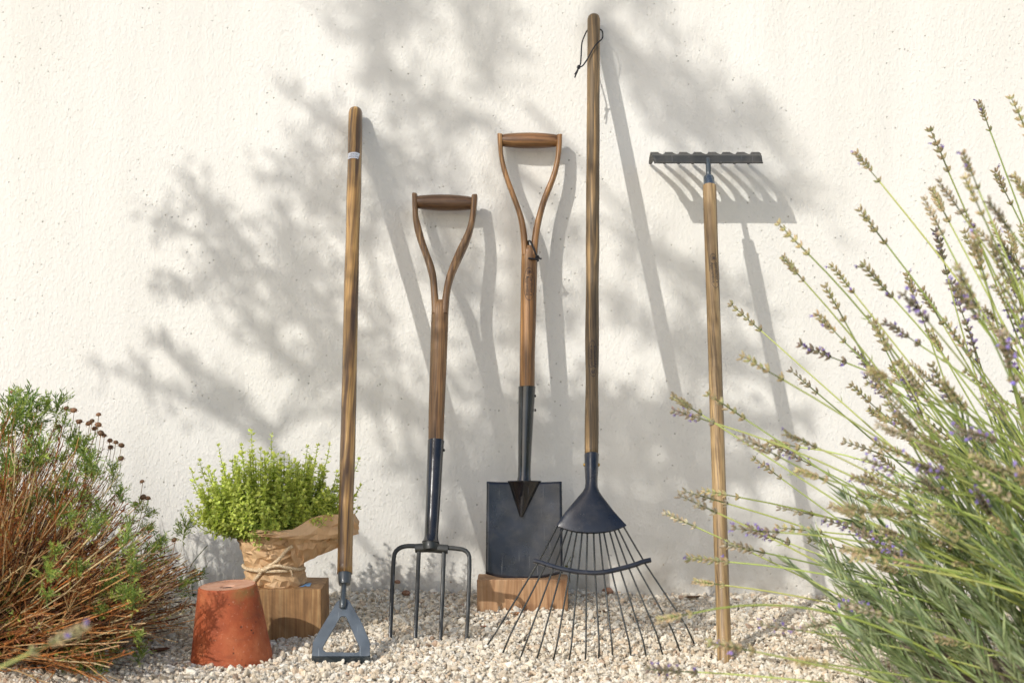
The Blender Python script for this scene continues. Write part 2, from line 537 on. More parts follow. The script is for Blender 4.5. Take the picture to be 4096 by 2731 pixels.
M['thyme'] = leafy('thyme_leaf', 0.42, 0.45)
M['santolina'] = leafy('santolina_leaf', 0.25, 0.55)
M['lav_leaf'] = leafy('lavender_leaf', 0.25, 0.42)
M['lav_spike'] = leafy('lavender_spike', 0.38, 0.65)
M['lav_stem'] = leafy('lavender_stem', 0.1, 0.5)
M['dry'] = leafy('dry_stem', 0.08, 0.55)
M['olive_leaf'] = leafy('olive_leaf', 0.08, 0.5)
M['deadleaf'] = leafy('dead_leaf', 0.2, 0.6)
n = NT('bark'); v = n.map()
n.col(n.ramp(n.noise(n.map(scale=(1, 1, 0.3)), 30, 5), [(0.3, (0.06, 0.045, 0.03)), (0.7, (0.2, 0.16, 0.12))])); n.set(rough=0.9)
n.bump(n.noise(n.map(scale=(1, 1, 0.3)), 40, 4), 0.8, 0.01); M['bark'] = n.m

# ------------------------------------------------------------------ ground
def gh(x, d):
    """height of the gravel surface"""
    h = mnoise.noise((x * 6.0, d * 8.0, 0.3)) * 0.006 + mnoise.noise((x * 17.0, d * 17.0, 4.0)) * 0.003
    h += 0.010 * math.exp(-((x + 0.0) / 0.26) ** 2) * math.exp(-(d / 0.12) ** 2)
    return h * (1.0 if d < 0.9 else 0.3)

xs = [-60, -20, -8, -3.5, -2.2] + list(np.arange(-1.3, 1.31, 0.04)) + [2.2, 3.5, 8, 20, 60]
ds = [-6, -2, -0.3] + list(np.arange(0, 1.21, 0.04)) + [1.8, 3, 6, 14, 30, 60]
gv = [(x, -d, (gh(x, d) if abs(x) < 1.31 and 0 <= d < 1.21 else 0) - 0.003) for d in ds for x in xs]
nx = len(xs)
gf = [(j * nx + i, j * nx + i + 1, (j + 1) * nx + i + 1, (j + 1) * nx + i) for j in range(len(ds) - 1) for i in range(nx - 1)]
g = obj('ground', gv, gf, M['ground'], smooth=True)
tag(g, 'pale gravel bed in front of the stucco wall', 'ground', kind='structure')

# ------------------------------------------------------------------ wall
W0, W1, WH, WT = -4.0, 4.5, 2.3, 0.22
wx = list(np.linspace(W0, -1.1, 6))[:-1] + list(np.linspace(-1.1, 1.1, 90)) + list(np.linspace(1.1, W1, 8))[1:]
wz = list(np.linspace(-0.12, 1.15, 52)) + list(np.linspace(1.15, WH, 8))[1:]
wv, wf = [], []
for z in wz:
    for x in wx:
        y = 0.0025 * mnoise.noise((x * 2.2, z * 2.0, 1.0)) + 0.0010 * mnoise.noise((x * 9, z * 3.0, 7.0)) - 0.0015
        wv.append((x, y, z))
nwx = len(wx)
for j in range(len(wz) - 1):
    for i in range(nwx - 1):
        wf.append((j * nwx + i, j * nwx + i + 1, (j + 1) * nwx + i + 1, (j + 1) * nwx + i))
nb0 = len(wv)
wv += [(W0, WT, -0.12), (W1, WT, -0.12), (W0, WT, WH), (W1, WT, WH)]
topl = [(len(wz) - 1) * nwx + i for i in range(nwx)]
wf.append(tuple(topl + [nb0 + 3, nb0 + 2]))
wf.append((nb0, nb0 + 2, nb0 + 3, nb0 + 1))
wf.append(tuple([j * nwx for j in range(len(wz))] + [nb0 + 2, nb0]))
wf.append(tuple([j * nwx + nwx - 1 for j in range(len(wz))][::-1] + [nb0 + 1, nb0 + 3]))
wall = obj('stucco_wall', wv, wf, M['stucco'], smooth=True, sharp=40)
tag(wall, 'long cream stucco wall behind all the tools, dappled with shadow', 'wall')

# ------------------------------------------------------------------ gravel
def build_gravel():
    sp = 0.0048
    pts = []
    for d in np.arange(0.004, 0.70, sp):
        hw = 2048 / F * (CAM_D - d) + 0.18
        for x in np.arange(-hw, hw, sp):
            pts.append((x + random.uniform(-.45, .45) * sp, d + random.uniform(-.45, .45) * sp, 0))
    for d in np.arange(0.006, 0.68, sp * 1.7):
        hw = 2048 / F * (CAM_D - d) + 0.17
        for x in np.arange(-hw, hw, sp * 1.7):
            if random.random() < 0.5:
                pts.append((x + random.uniform(-.6, .6) * sp * 1.7, max(0.004, d + random.uniform(-.6, .6) * sp * 1.7), 1))
    n = len(pts)
    t = (1 + 5 ** .5) / 2
    ico = np.array([(-1, t, 0), (1, t, 0), (-1, -t, 0), (1, -t, 0), (0, -1, t), (0, 1, t), (0, -1, -t), (0, 1, -t), (t, 0, -1), (t, 0, 1), (-t, 0, -1), (-t, 0, 1)]) / 1.9
    icf = np.array([(0, 11, 5), (0, 5, 1), (0, 1, 7), (0, 7, 10), (0, 10, 11), (1, 5, 9), (5, 11, 4), (11, 10, 2), (10, 7, 6), (7, 1, 8), (3, 9, 4), (3, 4, 2), (3, 2, 6), (3, 6, 8), (3, 8, 9), (4, 9, 5), (2, 4, 11), (6, 2, 10), (8, 6, 7), (9, 8, 1)])
    p = np.array(pts)
    hz = np.array([gh(a, b) for a, b, _ in pts])
    size = np.clip(np.exp(rng.normal(0, 0.36, n)) * 0.0029, 0.0014, 0.0070)
    v = np.repeat(ico[None], n, 0) * (1 + rng.uniform(-0.34, 0.30, (n, 12, 1)))
    v = np.sign(v) * np.abs(v) ** 0.85
    ax = np.stack([rng.uniform(0.8, 1.45, n), rng.uniform(0.7, 1.1, n), rng.uniform(0.38, 0.75, n)], 1)
    v *= ax[:, None, :]
    q = rng.normal(size=(n, 4)) * np.array([1.0, 0.6, 0.6, 1.0]); q /= np.linalg.norm(q, axis=1, keepdims=True)
    w, x, y, z = q.T
    Rm = np.stack([1 - 2 * (y * y + z * z), 2 * (x * y - z * w), 2 * (x * z + y * w), 2 * (x * y + z * w), 1 - 2 * (x * x + z * z), 2 * (y * z - x * w), 2 * (x * z - y * w), 2 * (y * z + x * w), 1 - 2 * (x * x + y * y)], 1).reshape(n, 3, 3)
    v = np.einsum('nij,nkj->nki', Rm, v) * size[:, None, None]
    cen = np.stack([p[:, 0], -p[:, 1], hz + np.where(p[:, 2] > 0, 0.0036, 0.0) + rng.uniform(-0.0018, 0.0014, n)], 1)
    v += cen[:, None, :]
    v[:, :, 1] = np.minimum(v[:, :, 1], -0.0015)
    f = (icf[None] + (np.arange(n) * 12)[:, None, None]).reshape(-1, 3)
    me = bpy.data.meshes.new('gravel')
    me.vertices.add(n * 12); me.vertices.foreach_set('co', v.reshape(-1).astype(np.float32))
    m = len(f)
    me.loops.add(m * 3); me.loops.foreach_set('vertex_index', f.reshape(-1).astype(np.int32))
    me.polygons.add(m); me.polygons.foreach_set('loop_start', np.arange(0, m * 3, 3, dtype=np.int32))
    try: me.polygons.foreach_set('loop_total', np.full(m, 3, dtype=np.int32))
    except Exception: pass
    me.update(calc_edges=True)
    me.shade_flat()
    pal = np.array([(0.84, 0.775, 0.655), (0.76, 0.67, 0.535), (0.86, 0.82, 0.73), (0.62, 0.53, 0.41), (0.66, 0.60, 0.51), (0.74, 0.60, 0.45), (0.44, 0.37, 0.29), (0.52, 0.38, 0.28)])
    idx = rng.choice(8, n, p=[.29, .22, .22, .09, .07, .07, .025, .015])
    c = pal[idx] * rng.uniform(0.78, 1.04, (n, 1)) * np.array([1.0, 0.975, 0.93])
    cols = np.ones((n, 12, 4), dtype=np.float32); cols[:, :, :3] = c[:, None, :]
    a = me.color_attributes.new('tint', 'FLOAT_COLOR', 'POINT'); a.data.foreach_set('color', cols.ravel())
    me.materials.append(M['gravel'])
    o = bpy.data.objects.new('gravel', me); COL.objects.link(o)
    tag(o, 'loose pale angular gravel covering the ground', 'gravel', kind='stuff')
build_gravel()

# ------------------------------------------------------------------ tool building blocks
def pole(pl, top, bot, wt, wb, n=40, wob=0.0, dome=True, seg=24, seed=0, flat_bot=True):
    """round handle whose axis lies on plane pl; returns verts, faces"""
    (x0, y0), (x1, y1) = top, bot
    path, rad = [], []
    if dome:
        A = pl.pt(x0, y0); s0 = pl.sc(x0, y0); r = wt / 2 * s0
        for a in (0.12, 0.35, 0.62, 0.85):
            path.append(A - pl.up * r * 0.55 * (1 - math.sqrt(1 - (1 - a) ** 2)) * -1 - pl.up * r * 0.55 * (1 - a) * 0)
        path = []
        for th in (85, 62, 40, 20):
            path.append(A - pl.up * (r * 0.6 * (1 - math.sin(R(th)))))
            rad.append(r * 0.92 * (0.35 + 0.65 * math.cos(R(th)) ** 0.6) if th < 85 else r * 0.25)
        y0 += wt * 0.32
    for i in range(n + 1):
        t = i / n
        px, py = lerp(x0, x1, t), lerp(y0, y1, t)
        w = lerp(wt, wb, t) * (1 + wob * mnoise.noise((t * 9 + seed, seed, 0)))
        p = pl.pt(px, py)
        path.append(p + Vector((wob * 0.006 * mnoise.noise((t * 4, seed, 9)), 0, 0)))
        rad.append(w / 2 * pl.sc(px, py))
    return tube(path, rad, seg)

def cone(pl, rows, seg=24, off=0.0):
    """round socket: rows of (centre px, py, width px)"""
    return tube([pl.pt(x, y, off) for x, y, w in rows], [w / 2 * pl.sc(x, y) for x, y, w in rows], seg)

def text2d(s, size=1.0):
    cu = bpy.data.curves.new('lettering', 'FONT')
    cu.body = s; cu.size = size; cu.resolution_u = 2
    o = bpy.data.objects.new('lettering', cu); COL.objects.link(o)
    dg = bpy.context.evaluated_depsgraph_get(); dg.update()
    me = bpy.data.meshes.new_from_object(o.evaluated_get(dg))
    v = [(a.co.x, a.co.y) for a in me.vertices]; f = [tuple(p.vertices) for p in me.polygons]
    bpy.data.objects.remove(o); bpy.data.curves.remove(cu); bpy.data.meshes.remove(me)
    x0 = min(a[0] for a in v); x1 = max(a[0] for a in v); y0 = min(a[1] for a in v); y1 = max(a[1] for a in v)
    return [((a[0] - (x0 + x1) / 2), a[1]) for a in v], f, x1 - x0, y1

def wrap(c, up, side, nrm, rad, u, w, lift=0.0004):
    th = w / rad
    return c + up * u + (side * math.sin(th) + nrm * math.cos(th)) * (rad + lift)

def emblem(parent, pl, px, py, wpx, hpx, rad, tilt=0.0, flip=False):
    """oval outline with two lines of lettering, printed round the handle"""
    c = pl.pt(px, py); sc = pl.sc(px, py)
    L, Wd = hpx * sc * math.sqrt(1 + pl.k ** 2) * 0.97, wpx * sc
    axis = (pl.up + Vector((tilt, 0, 0))).normalized(); side = Vector((1, 0, -tilt)).normalized()
    mb = MB()
    def put(u, w, lift=0.0004):
        if flip: u, w = -u, -w
        return wrap(c, axis, side, pl.n, rad, u, w, lift)
    N = 56; v = []
    for k in range(N):
        th = 2 * math.pi * k / N
        for q in (1.0, 0.94):
            v.append(put(L / 2 * math.sin(th) * (q if q == 1 else 0.975), Wd / 2 * math.cos(th) * q))
    mb.add(v, [(2 * k, 2 * k + 1, (2 * k + 3) % (2 * N), (2 * k + 2) % (2 * N)) for k in range(N)])
    for s, wc in (("Gardener's", Wd * 0.07), ('Apprentice', -Wd * 0.29)):
        tv, tf, tw, th_ = text2d(s)
        q = L * 0.60 / tw
        qy = Wd * 0.30 / 0.75
        mb.add([put(-(x * q) - L * 0.05, wc + y * qy) for x, y in tv], tf)
    tv, tf, tw, th_ = text2d('JB')
    q = Wd * 0.40 / tw; qy = L * 0.085 / th_
    mb.add([put(L * 0.325 + y * qy, x * q) for x, y in tv], tf)
    return mb.obj('emblem', M['ink'], parent, smooth=False, fix=False)

def knot_cord(parent, path, rad, knot_at, ends):
    v, f = tube(interp(path, 60), rad, 8)
    o = obj('hanging_cord', v, f, M['cord'], parent)
    mb = MB()
    c = Vector(knot_at)
    pts = []
    for i in range(40):
        a = i / 39 * 4 * math.pi
        pts.append(c + Vector((math.cos(a) * rad * 1.5, math.sin(a * 0.5) * rad * 1.3, math.sin(a) * rad * 1.9)))
    mb.add(*tube(pts, rad * 1.05, 8))
    for e in ends:
        mb.add(*tube(interp([c] + e, 8), rad * 0.95, 7))
    mb.obj('knot', M['cord'], o)
    return o

def rivet(parent, c, n, r, mat):
    n = n.normalized()
    return obj('rivet', *tube([c - n * r * .6, c + n * r * .25, c + n * r * .55, c + n * r * .7], [r, r, r * .65, r * .15], 10), mat, parent)

def d_handle(pl, parent, org, sc, L_out, L_in, R_out, R_in, grip, mat, thick, shaft_rows, gtilt, gy=None):
    """Y-shaped wooden handle traced in crop coordinates (org + sc*crop)"""
    X = lambda q: (org[0] + q[0] * sc, org[1] + q[1] * sc)
    N = 34
    for out, inn in ((L_out, L_in), (R_out, R_in)):
        o2 = interp([X(q) for q in out], N); i2 = interp([X(q) for q in inn], N)
        rings = []
        for k in range(N):
            a, b = pl.pt(*o2[k]), pl.pt(*i2[k])
            c = (a + b) / 2; t = k / (N - 1)
            th = lerp(thick[0], thick[1], t)
            rings.append(superell(c, (a - b) / 2, pl.n * th / 2, 3.2, 16))
        obj('grip_arm', *loft(rings), mat, parent, sharp=60)
    # shaft below the fork of the Y
    rings = []
    for (xl, xr, y, th, p) in shaft_rows:
        a, b = pl.pt(xl, y), pl.pt(xr, y)
        rings.append(superell((a + b) / 2, (b - a) / 2, pl.n * th / 2, p, 24))
    rr = []
    for i in range(len(rings) - 1):
        for j in range(6):
            rr.append([lerp(p, q, j / 6) for p, q in zip(rings[i], rings[i + 1])])
    rr.append(rings[-1])
    obj('shaft', *loft(rr), mat, parent, sharp=60)
    # barrel grip between the arms
    (xa, ya), (xb, yb), half_mid, half_end = grip
    A, B = X((xa, ya)), X((xb, yb))
    path, rad = [], []
    s = pl.sc(*A) * sc
    for k in range(17):
        t = k / 16
        path.append(pl.pt(lerp(A[0], B[0], t), lerp(A[1], B[1], t)))
        rad.append(s * lerp(half_end, half_mid, math.sin(math.pi * t) ** 0.7))
    obj('grip', *tube(path, rad, 22), M['grip_fork'] if mat is M['wood_fork'] else M['grip_spade'], parent, sharp=50)

# ------------------------------------------------------------------ dutch hoe
pl = Plane(0.472, 0.582)
hoe = thing('dutch_hoe', 'long varnished wooden hoe with open triangular grey steel blade beside the thyme', 'hoe', P(1380, 2655, 0.472))
obj('handle', *pole(pl, (1422, 436), (1379, 2292), 56, 62, wob=0.10, seed=3, n=60), M['wood_hoe'], hoe)
obj('ferrule', *cone(pl, [(1378.5, 2288, 53), (1378.5, 2294, 55), (1378, 2331, 48), (1378, 2336, 46), (1378, 2337, 24)]), M['slate'], hoe, sharp=40)
obj('neck', *tube([pl.pt(1377, 2332), pl.pt(1375.5, 2360, .001), pl.pt(1374, 2395, .004), pl.pt(1373, 2412, .0055), pl.pt(1371, 2432, .0035)],
                  [10.5 * pl.sc(1377, 2360), 10.5 * pl.sc(1377, 2360), 11 * pl.sc(1377, 2360), 14 * pl.sc(1377, 2360), 13 * pl.sc(1377, 2360)], 14), M['slate'], hoe, sharp=50)
def loop_resample(pts, n, rnd=0):
    p = pts + [pts[0]]
    a = np.array(p, float)
    s = np.r_[0, np.cumsum(np.linalg.norm(np.diff(a, axis=0), axis=1))]
    q = np.linspace(0, s[-1], n, endpoint=False)
    return np.stack([np.interp(q, s, a[:, 0]), np.interp(q, s, a[:, 1])], 1)
def ray_loop(center, pts, n):
    """points of polygon pts in n directions from centre (star-shaped)"""
    out = []
    m = len(pts)
    for k in range(n):
        th = 2 * math.pi * k / n
        dx, dy = math.cos(th), math.sin(th)
        best = None
        for i in range(m):
            (ax, ay), (bx, by) = pts[i], pts[(i + 1) % m]
            ex, ey = bx - ax, by - ay
            det = dx * (-ey) + ex * dy
            if abs(det) < 1e-9: continue
            rx, ry = ax - center[0], ay - center[1]
            t = (rx * (-ey) + ex * ry) / det
            u = (dx * ry - dy * rx) / det
            if t > 0 and -1e-6 <= u <= 1 + 1e-6 and (best is None or t > best): best = t
        out.append((center[0] + dx * best, center[1] + dy * best))
    return out
outer = [(1352, 2400), (1347, 2408), (1251, 2566), (1247, 2625), (1481, 2625), (1480, 2566), (1449, 2492), (1398, 2402), (1390, 2394)]
inner = [(1366, 2465), (1381, 2465), (1386, 2470), (1437, 2588), (1438, 2598), (1434, 2606), (1427, 2609), (1304, 2607), (1296, 2602), (1292, 2594), (1294, 2584), (1361, 2470)]
cc = (1366, 2555)
NO = 96
o2, i2 = ray_loop(cc, outer, NO), ray_loop(cc, inner, NO)
th = 0.0032
v = []
for lst, s in ((o2, 1), (i2, 1), (o2, -1), (i2, -1)):
    v += [pl.pt(x, y, s * th / 2) for x, y in lst]
f = []
for k in range(NO):
    k2 = (k + 1) % NO
    f += [(k, k2, NO + k2, NO + k), (2 * NO + k, 3 * NO + k, 3 * NO + k2, 2 * NO + k2), (k, 2 * NO + k, 2 * NO + k2, k2), (NO + k, NO + k2, 3 * NO + k2, 3 * NO + k)]
obj('head_plate', v, f, M['steel_blue'], hoe, sharp=40, bevel=0.0005)
a, b = pl.pt(1247, 2624.5), pl.pt(1481, 2624.5)
dn = Vector((0, 0.45, -1)).normalized() * 0.020
bn = Vector((0, -1, -0.45)).normalized()
mb = MB()
rows = []
for t in (0, 0.33, 0.66, 1.0):
    e = lerp(0.0, 1.0, t)
    rows.append([a + dn * e + bn * th * lerp(.5, .2, t), b + dn * e + bn * th * lerp(.5, .2, t), b + dn * e - bn * th * lerp(.5, .2, t), a + dn * e - bn * th * lerp(.5, .2, t)])
mb.add(*loft(rows))
mb.obj('blade', M['slate'], hoe, sharp=30)
# stuck-on paper label
c = pl.pt(1416.5, 638); rad_ = 28.3 * pl.sc(1416, 638)
v, f = [], []
for j in range(2):
    for k in range(13):
        v.append(wrap(c, pl.up, pl.x, pl.n, rad_, (j - .5) * 0.0115, lerp(-0.0095, 0.0098, k / 12) * 1.05, 0.0006))
for k in range(12): f.append((k, k + 1, 13 + k + 1, 13 + k))
lab = obj('paper_label', v, f, M['label'], hoe, fix=False)
mb = MB()
for s, u0, hgt, wid in (('10118101', -0.0016, 0.0025, 0.0105), ('Watch Chestnut', 0.0028, 0.0024, 0.0155)):
    tv, tf, tw, _ = text2d(s)
    q = wid / tw; qy = hgt / 0.72
    mb.add([wrap(c, pl.up, pl.x, pl.n, rad_, -(u0 - 0.0 + 0.0 + y * qy) + 0.0012, -x * q + (0.0005), 0.0009) for x, y in tv], tf)
mb.obj('label_print', M['ink'], lab, smooth=False, fix=False)

# ------------------------------------------------------------------ garden fork
pl = Plane(0.318, 0.4535)
fork = thing('garden_fork', 'four-tined digging fork with wooden D-grip standing between hoe and spade', 'garden fork', P(1713, 2556, 0.318))
d_handle(pl, fork, (1640, 760), 280 / 915,
    [(26, 76), (32, 250), (45, 450), (95, 650), (175, 870), (230, 1050), (262, 1200), (275, 1400), (283, 1568), (284, 1640)],
    [(100, 84), (104, 170), (108, 330), (150, 500), (200, 680), (260, 850), (310, 980), (345, 1120), (362, 1300), (376, 1460), (388, 1640)],
    [(884, 94), (875, 200), (858, 350), (830, 500), (775, 680), (700, 850), (620, 1020), (570, 1150), (535, 1280), (515, 1430), (505, 1568), (500, 1640)],
    [(805, 100), (797, 190), (785, 330), (750, 500), (690, 640), (610, 800), (545, 950), (495, 1080), (460, 1200), (435, 1340), (418, 1460), (402, 1640)],
    ((85, 160), (820, 175), 108, 78), M['wood_fork'], (0.023, 0.022),
    [(1729, 1793, 1207, 0.018, 3.0), (1727, 1794, 1225, 0.0225, 2.6), (1724, 1793, 1300, 0.0245, 2.2), (1719, 1786, 1480, 0.0245, 2.0), (1714, 1778, 1650, 0.024, 2.0), (1713, 1774, 1770, 0.023, 2.0)], 0)
obj('socket', *cone(pl, [(1744, 1762, 62), (1744, 1763, 67), (1743.5, 1770, 66), (1738, 1880, 62), (1730, 2050, 57), (1725, 2140, 55), (1724, 2158, 60), (1723, 2170, 72), (1722, 2176, 60)]), M['black_gloss'], fork, sharp=50)
rivet(fork, pl.pt(1776, 1800), Vector((1, 0, 0)), 0.0022, M['black_gloss'])
def bar_path(pl, pts, hw, hd, off=0.0, p=4.0, n=30, tip=1.0):
    q = interp(pts, n)
    pp = [pl.pt(x, y, off) for x, y in q]
    rings = []
    for i, c in enumerate(pp):
        t = (pp[min(i + 1, n - 1)] - pp[max(i - 1, 0)]).normalized()
        s = t.cross(pl.n).normalized()
        k = lerp(1.0, tip, max(0, (i / (n - 1) - 0.6) / 0.4))
        rings.append(superell(c, s * hw * k, pl.n * hd * k, p, 12))
    return loft(rings)
hb = MB()
hb.add(*bar_path(pl, [(1660, 2192), (1690, 2190), (1725, 2190), (1760, 2193), (1792, 2196)], 0.0062, 0.0062, n=14, p=3))
hb.add(*cone(pl, [(1723, 2168, 66), (1722, 2182, 70), (1722, 2200, 64)], 20))
hb.obj('head', M['tine'], fork, sharp=55)
for pts in ([(1690, 2186), (1660, 2183), (1625, 2183), (1600, 2190), (1582, 2206), (1575, 2235), (1570, 2330), (1565, 2450), (1560, 2580)],
            [(1676, 2190), (1675, 2215), (1673, 2260), (1668, 2400), (1661, 2560), (1660, 2585)],
            [(1773, 2192), (1775, 2215), (1774, 2260), (1769, 2400), (1762, 2560), (1761, 2590)],
            [(1765, 2188), (1795, 2190), (1830, 2193), (1858, 2199), (1873, 2213), (1878, 2240), (1876, 2340), (1871, 2460), (1864, 2595)]):
    obj('tine', *bar_path(pl, pts, 0.0030, 0.0032, n=36, tip=0.85), M['tine'], fork, sharp=55)

# ------------------------------------------------------------------ garden spade
pl = Plane(0.144, 0.156)
spade = thing('garden_spade', 'navy square-bladed spade with wooden D-grip standing on a sawn timber block', 'spade', P(2100, 2316, 0.136))
d_handle(pl, spade, (1980, 520), 280 / 915,
    [(29, 66), (38, 200), (50, 330), (85, 520), (150, 720), (210, 880), (265, 1030), (300, 1150), (325, 1300), (340, 1450), (345, 1568), (346, 1640)],
    [(100, 72), (102, 180), (105, 300), (130, 430), (185, 620), (260, 820), (320, 980), (365, 1110), (395, 1220), (415, 1340), (428, 1460), (431, 1520), (440, 1640)],
    [(879, 74), (875, 200), (860, 350), (825, 540), (765, 720), (700, 880), (650, 1030), (615, 1170), (590, 1300), (570, 1440), (560, 1568), (556, 1640)],
    [(805, 80), (801, 180), (795, 310), (770, 460), (715, 640), (650, 790), (590, 950), (550, 1090), (515, 1220), (492, 1340), (475, 1460), (468, 1520), (460, 1640)],
    ((85, 138), (820, 142), 105, 76), M['wood_spade'], (0.023, 0.022),
    [(2088, 2150, 985, 0.018, 3.0), (2086, 2151, 1002, 0.0225, 2.6), (2084, 2149, 1080, 0.0248, 2.2), (2081, 2145, 1260, 0.0248, 2.0), (2079, 2140, 1420, 0.0245, 2.0), (2078, 2139, 1552, 0.024, 2.0)], 0)
obj('socket', *cone(pl, [(2108, 1545, 62), (2108, 1546, 69), (2108, 1552, 68), (2104, 1650, 62), (2100, 1780, 55), (2098, 1860, 51), (2097, 1905, 51), (2096, 1925, 58), (2095, 1935, 40)]), M['black_gloss'], spade, sharp=50)
for yy in (1583, 1640):
    rivet(spade, pl.pt(2141, yy), Vector((1, 0, 0)), 0.0022, M['black_gloss'])
NU, NV = 28, 30
v, f = [], []
for j in range(NV + 1):
    for i in range(NU + 1):
        u, w = i / NU, j / NV
        arc = (1 - (2 * u - 1) ** 2)
        xl, xr = lerp(1947, 1943, w), lerp(2247, 2251, w)
        yb = lerp(2294, 2290, u) + 24 * arc
        v.append(pl.pt(lerp(xl, xr, u), lerp(1925 + 3 * arc, yb, w), -0.007 * arc * (0.6 + 0.4 * w) + 0.0004 * mnoise.noise((u * 6, w * 7, 2))))
for j in range(NV):
    for i in range(NU):
        a = j * (NU + 1) + i
        f.append((a, a + 1, a + NU + 2, a + NU + 1))
obj('blade', v, f, M['navy'], spade, solid=0.0022, sharp=50)
rings = []
for k in range(13):
    t = k / 12
    y = lerp(1922, 2066, t); hw = lerp(70, 7, t ** 0.95); xc = lerp(2098, 2085, t)
    rise = lerp(0.014, 0.0015, t ** 0.8)
    A, B, Cc = pl.pt(xc - hw, y, -0.004), pl.pt(xc + hw, y, -0.004), pl.pt(xc, y, rise)
    A2, B2 = pl.pt(xc - hw * 0.86, y, 0.0005), pl.pt(xc + hw * 0.86, y, 0.0005)
    rings.append([A, A2, lerp(A2, Cc, .5) + pl.n * 0.001, Cc, lerp(B2, Cc, .5) + pl.n * 0.001, B2, B, pl.pt(xc, y, -0.008)])
obj('strap', *loft(rings), M['black_gloss'], spade, sharp=38, bevel=0.0008)
rad_ = 32 * pl.sc(2115, 1140)
emblem(spade, pl, 2116.5, 1141, 47, 135, 0.0131, tilt=0.0)
R3 = pl.pt
knot_cord(spade, [R3(2116, 986, -.012), R3(2113, 972, -.004), R3(2115, 967, .006), R3(2122, 974, .0135), R3(2133, 1000, .016), R3(2143, 1024, .0155), R3(2150, 1036, .013), R3(2149, 1044, .012), R3(2135, 1042, .0145), R3(2118, 1041, .0155), R3(2113, 1040, .0155)], 0.0014,
          R3(2149, 1037, .0135), [[R3(2158, 1040, .013), R3(2165, 1041, .012)], [R3(2152, 1050, .013), R3(2148, 1050, .013)]])

# ------------------------------------------------------------------ leaf rake
pl = Plane(0.465, 0.48)
leaf = thing('leaf_rake', 'tallest tool, a wire leaf rake with fanned tines and black cord loop', 'leaf rake', P(2370, 2652, 0.465))
obj('handle', *pole(pl, (2375, 63), (2366, 1822), 51, 55, wob=0.13, seed=21, n=70), M['wood_leaf'], leaf)
rows = [(1816, 2338, 2395, .0102, 0), (1818, 2337, 2396, .0112, 0), (1826, 2337.5, 2395, .0112, 0), (1880, 2339, 2393, .0106, 0), (1933, 2341.5, 2390, .0095, 0), (1950, 2339, 2392, .0088, 0), (1966, 2330, 2398, .0080, 1),
        (1984, 2314, 2410, .0074, 2), (2012, 2290, 2431, .0066, 5), (2040, 2267, 2453, .0058, 10), (2062, 2250, 2472, .0050, 16), (2082, 2237, 2490, .0042, 23), (2098, 2226, 2505, .0034, 29), (2101, 2226, 2506, .0030, 30)]
rings = []
for (y, xl, xr, th, arc) in rows:
    xc, hw = (xl + xr) / 2, (xr - xl) / 2
    ring = []
    nn = 36
    for k in range(nn):
        a = 2 * math.pi * (k + .5) / nn
        pw = 2.0 if arc < 3 else 2.4
        cx_, sn_ = math.cos(a), math.sin(a)
        ring.append(pl.pt(xc + hw * math.copysign(abs(cx_) ** (2 / pw), cx_), y + arc * (1 - cx_ * cx_), th * math.copysign(abs(sn_) ** (2 / pw), sn_)))
    rings.append(ring)
obj('fan_socket', *loft(rings), M['navy'], leaf, sharp=50)
for x, s in ((2337.5, -1), (2395, 1)):
    rivet(leaf, pl.pt(x, 1858), Vector((s, 0, 0)), 0.0024, M['brass'])
k5, k6 = 480 / 1447, 880 / 2352
tt = [(170, 985), (235, 1005), (285, 1020), (337, 1035), (393, 1045), (452, 1050), (512, 1058), (585, 1060), (652, 1055), (700, 1050), (768, 1040), (822, 1030), (868, 1020), (935, 1000)]
bt = [(640, 150), (725, 178), (805, 200), (885, 222), (968, 240), (1053, 255), (1138, 262), (1228, 265), (1316, 258), (1400, 245), (1490, 222), (1570, 200), (1648, 178), (1738, 145)]
bb = [(613, 200), (693, 228), (780, 257), (865, 283), (957, 297), (1046, 312), (1137, 318), (1233, 322), (1325, 315), (1413, 297), (1505, 277), (1597, 255), (1678, 230), (1768, 200)]
be = [(172, 925), (325, 950), (505, 1005), (660, 1040), (825, 1050), (975, 1095), (1133, 1100), (1275, 1080), (1413, 1080), (1600, 1060), (1745, 1020), (1895, 960), (2055, 900), (2200, 850)]
ti = [(80, 1062), (245, 1148), (425, 1222), (600, 1242), (785, 1225), (947, 1262), (1124, 1272), (1266, 1265), (1417, 1275), (1622, 1270), (1793, 1265), (1964, 1205), (2138, 1130), (2290, 1048)]
for a, b, c, e, g_ in zip(tt, bt, bb, be, ti):
    A = (2180 + a[0] * k5, 1780 + a[1] * k5 - 14)
    C6 = lambda q: (1920 + q[0] * k6, 2180 + q[1] * k6)
    bp = pl.pt(*C6(e))
    bd = -bp.y
    tp = P(*C6(g_), bd - 0.002)
    pth = [pl.pt(*A), pl.pt(*C6(b)), pl.pt(*C6(c))]
    q = [pl.pt(*A)]
    for s0, s1 in ((pth[0], pth[1]), (pth[1], pth[2]), (pth[2], bp)):
        for k in range(1, 7): q.append(lerp(s0, s1, k / 6))
    q[-1] = lerp(q[-1], q[-2], 0.25)
    q += [bp + (tp - bp) * 0.10 - pl.n * 0.0006, lerp(bp, tp, .4), tp]
    obj('tine', *tube(q, 0.0012, 8), M['tine'], leaf)
bar = [(572, 164)] + [((a[0] + b[0]) / 2, (a[1] + b[1]) / 2) for a, b in zip(bt, bb)] + [(1827, 156)]
obj('brace_bar', *bar_path(pl, [(1920 + x * k6, 2180 + y * k6) for x, y in bar], 0.0032, 0.0034, off=0.0, n=50, p=3.2), M['navy'], leaf, sharp=50)
emblem(leaf, pl, 2370, 1445, 40, 147, 0.0104, flip=True)
R3 = pl.pt
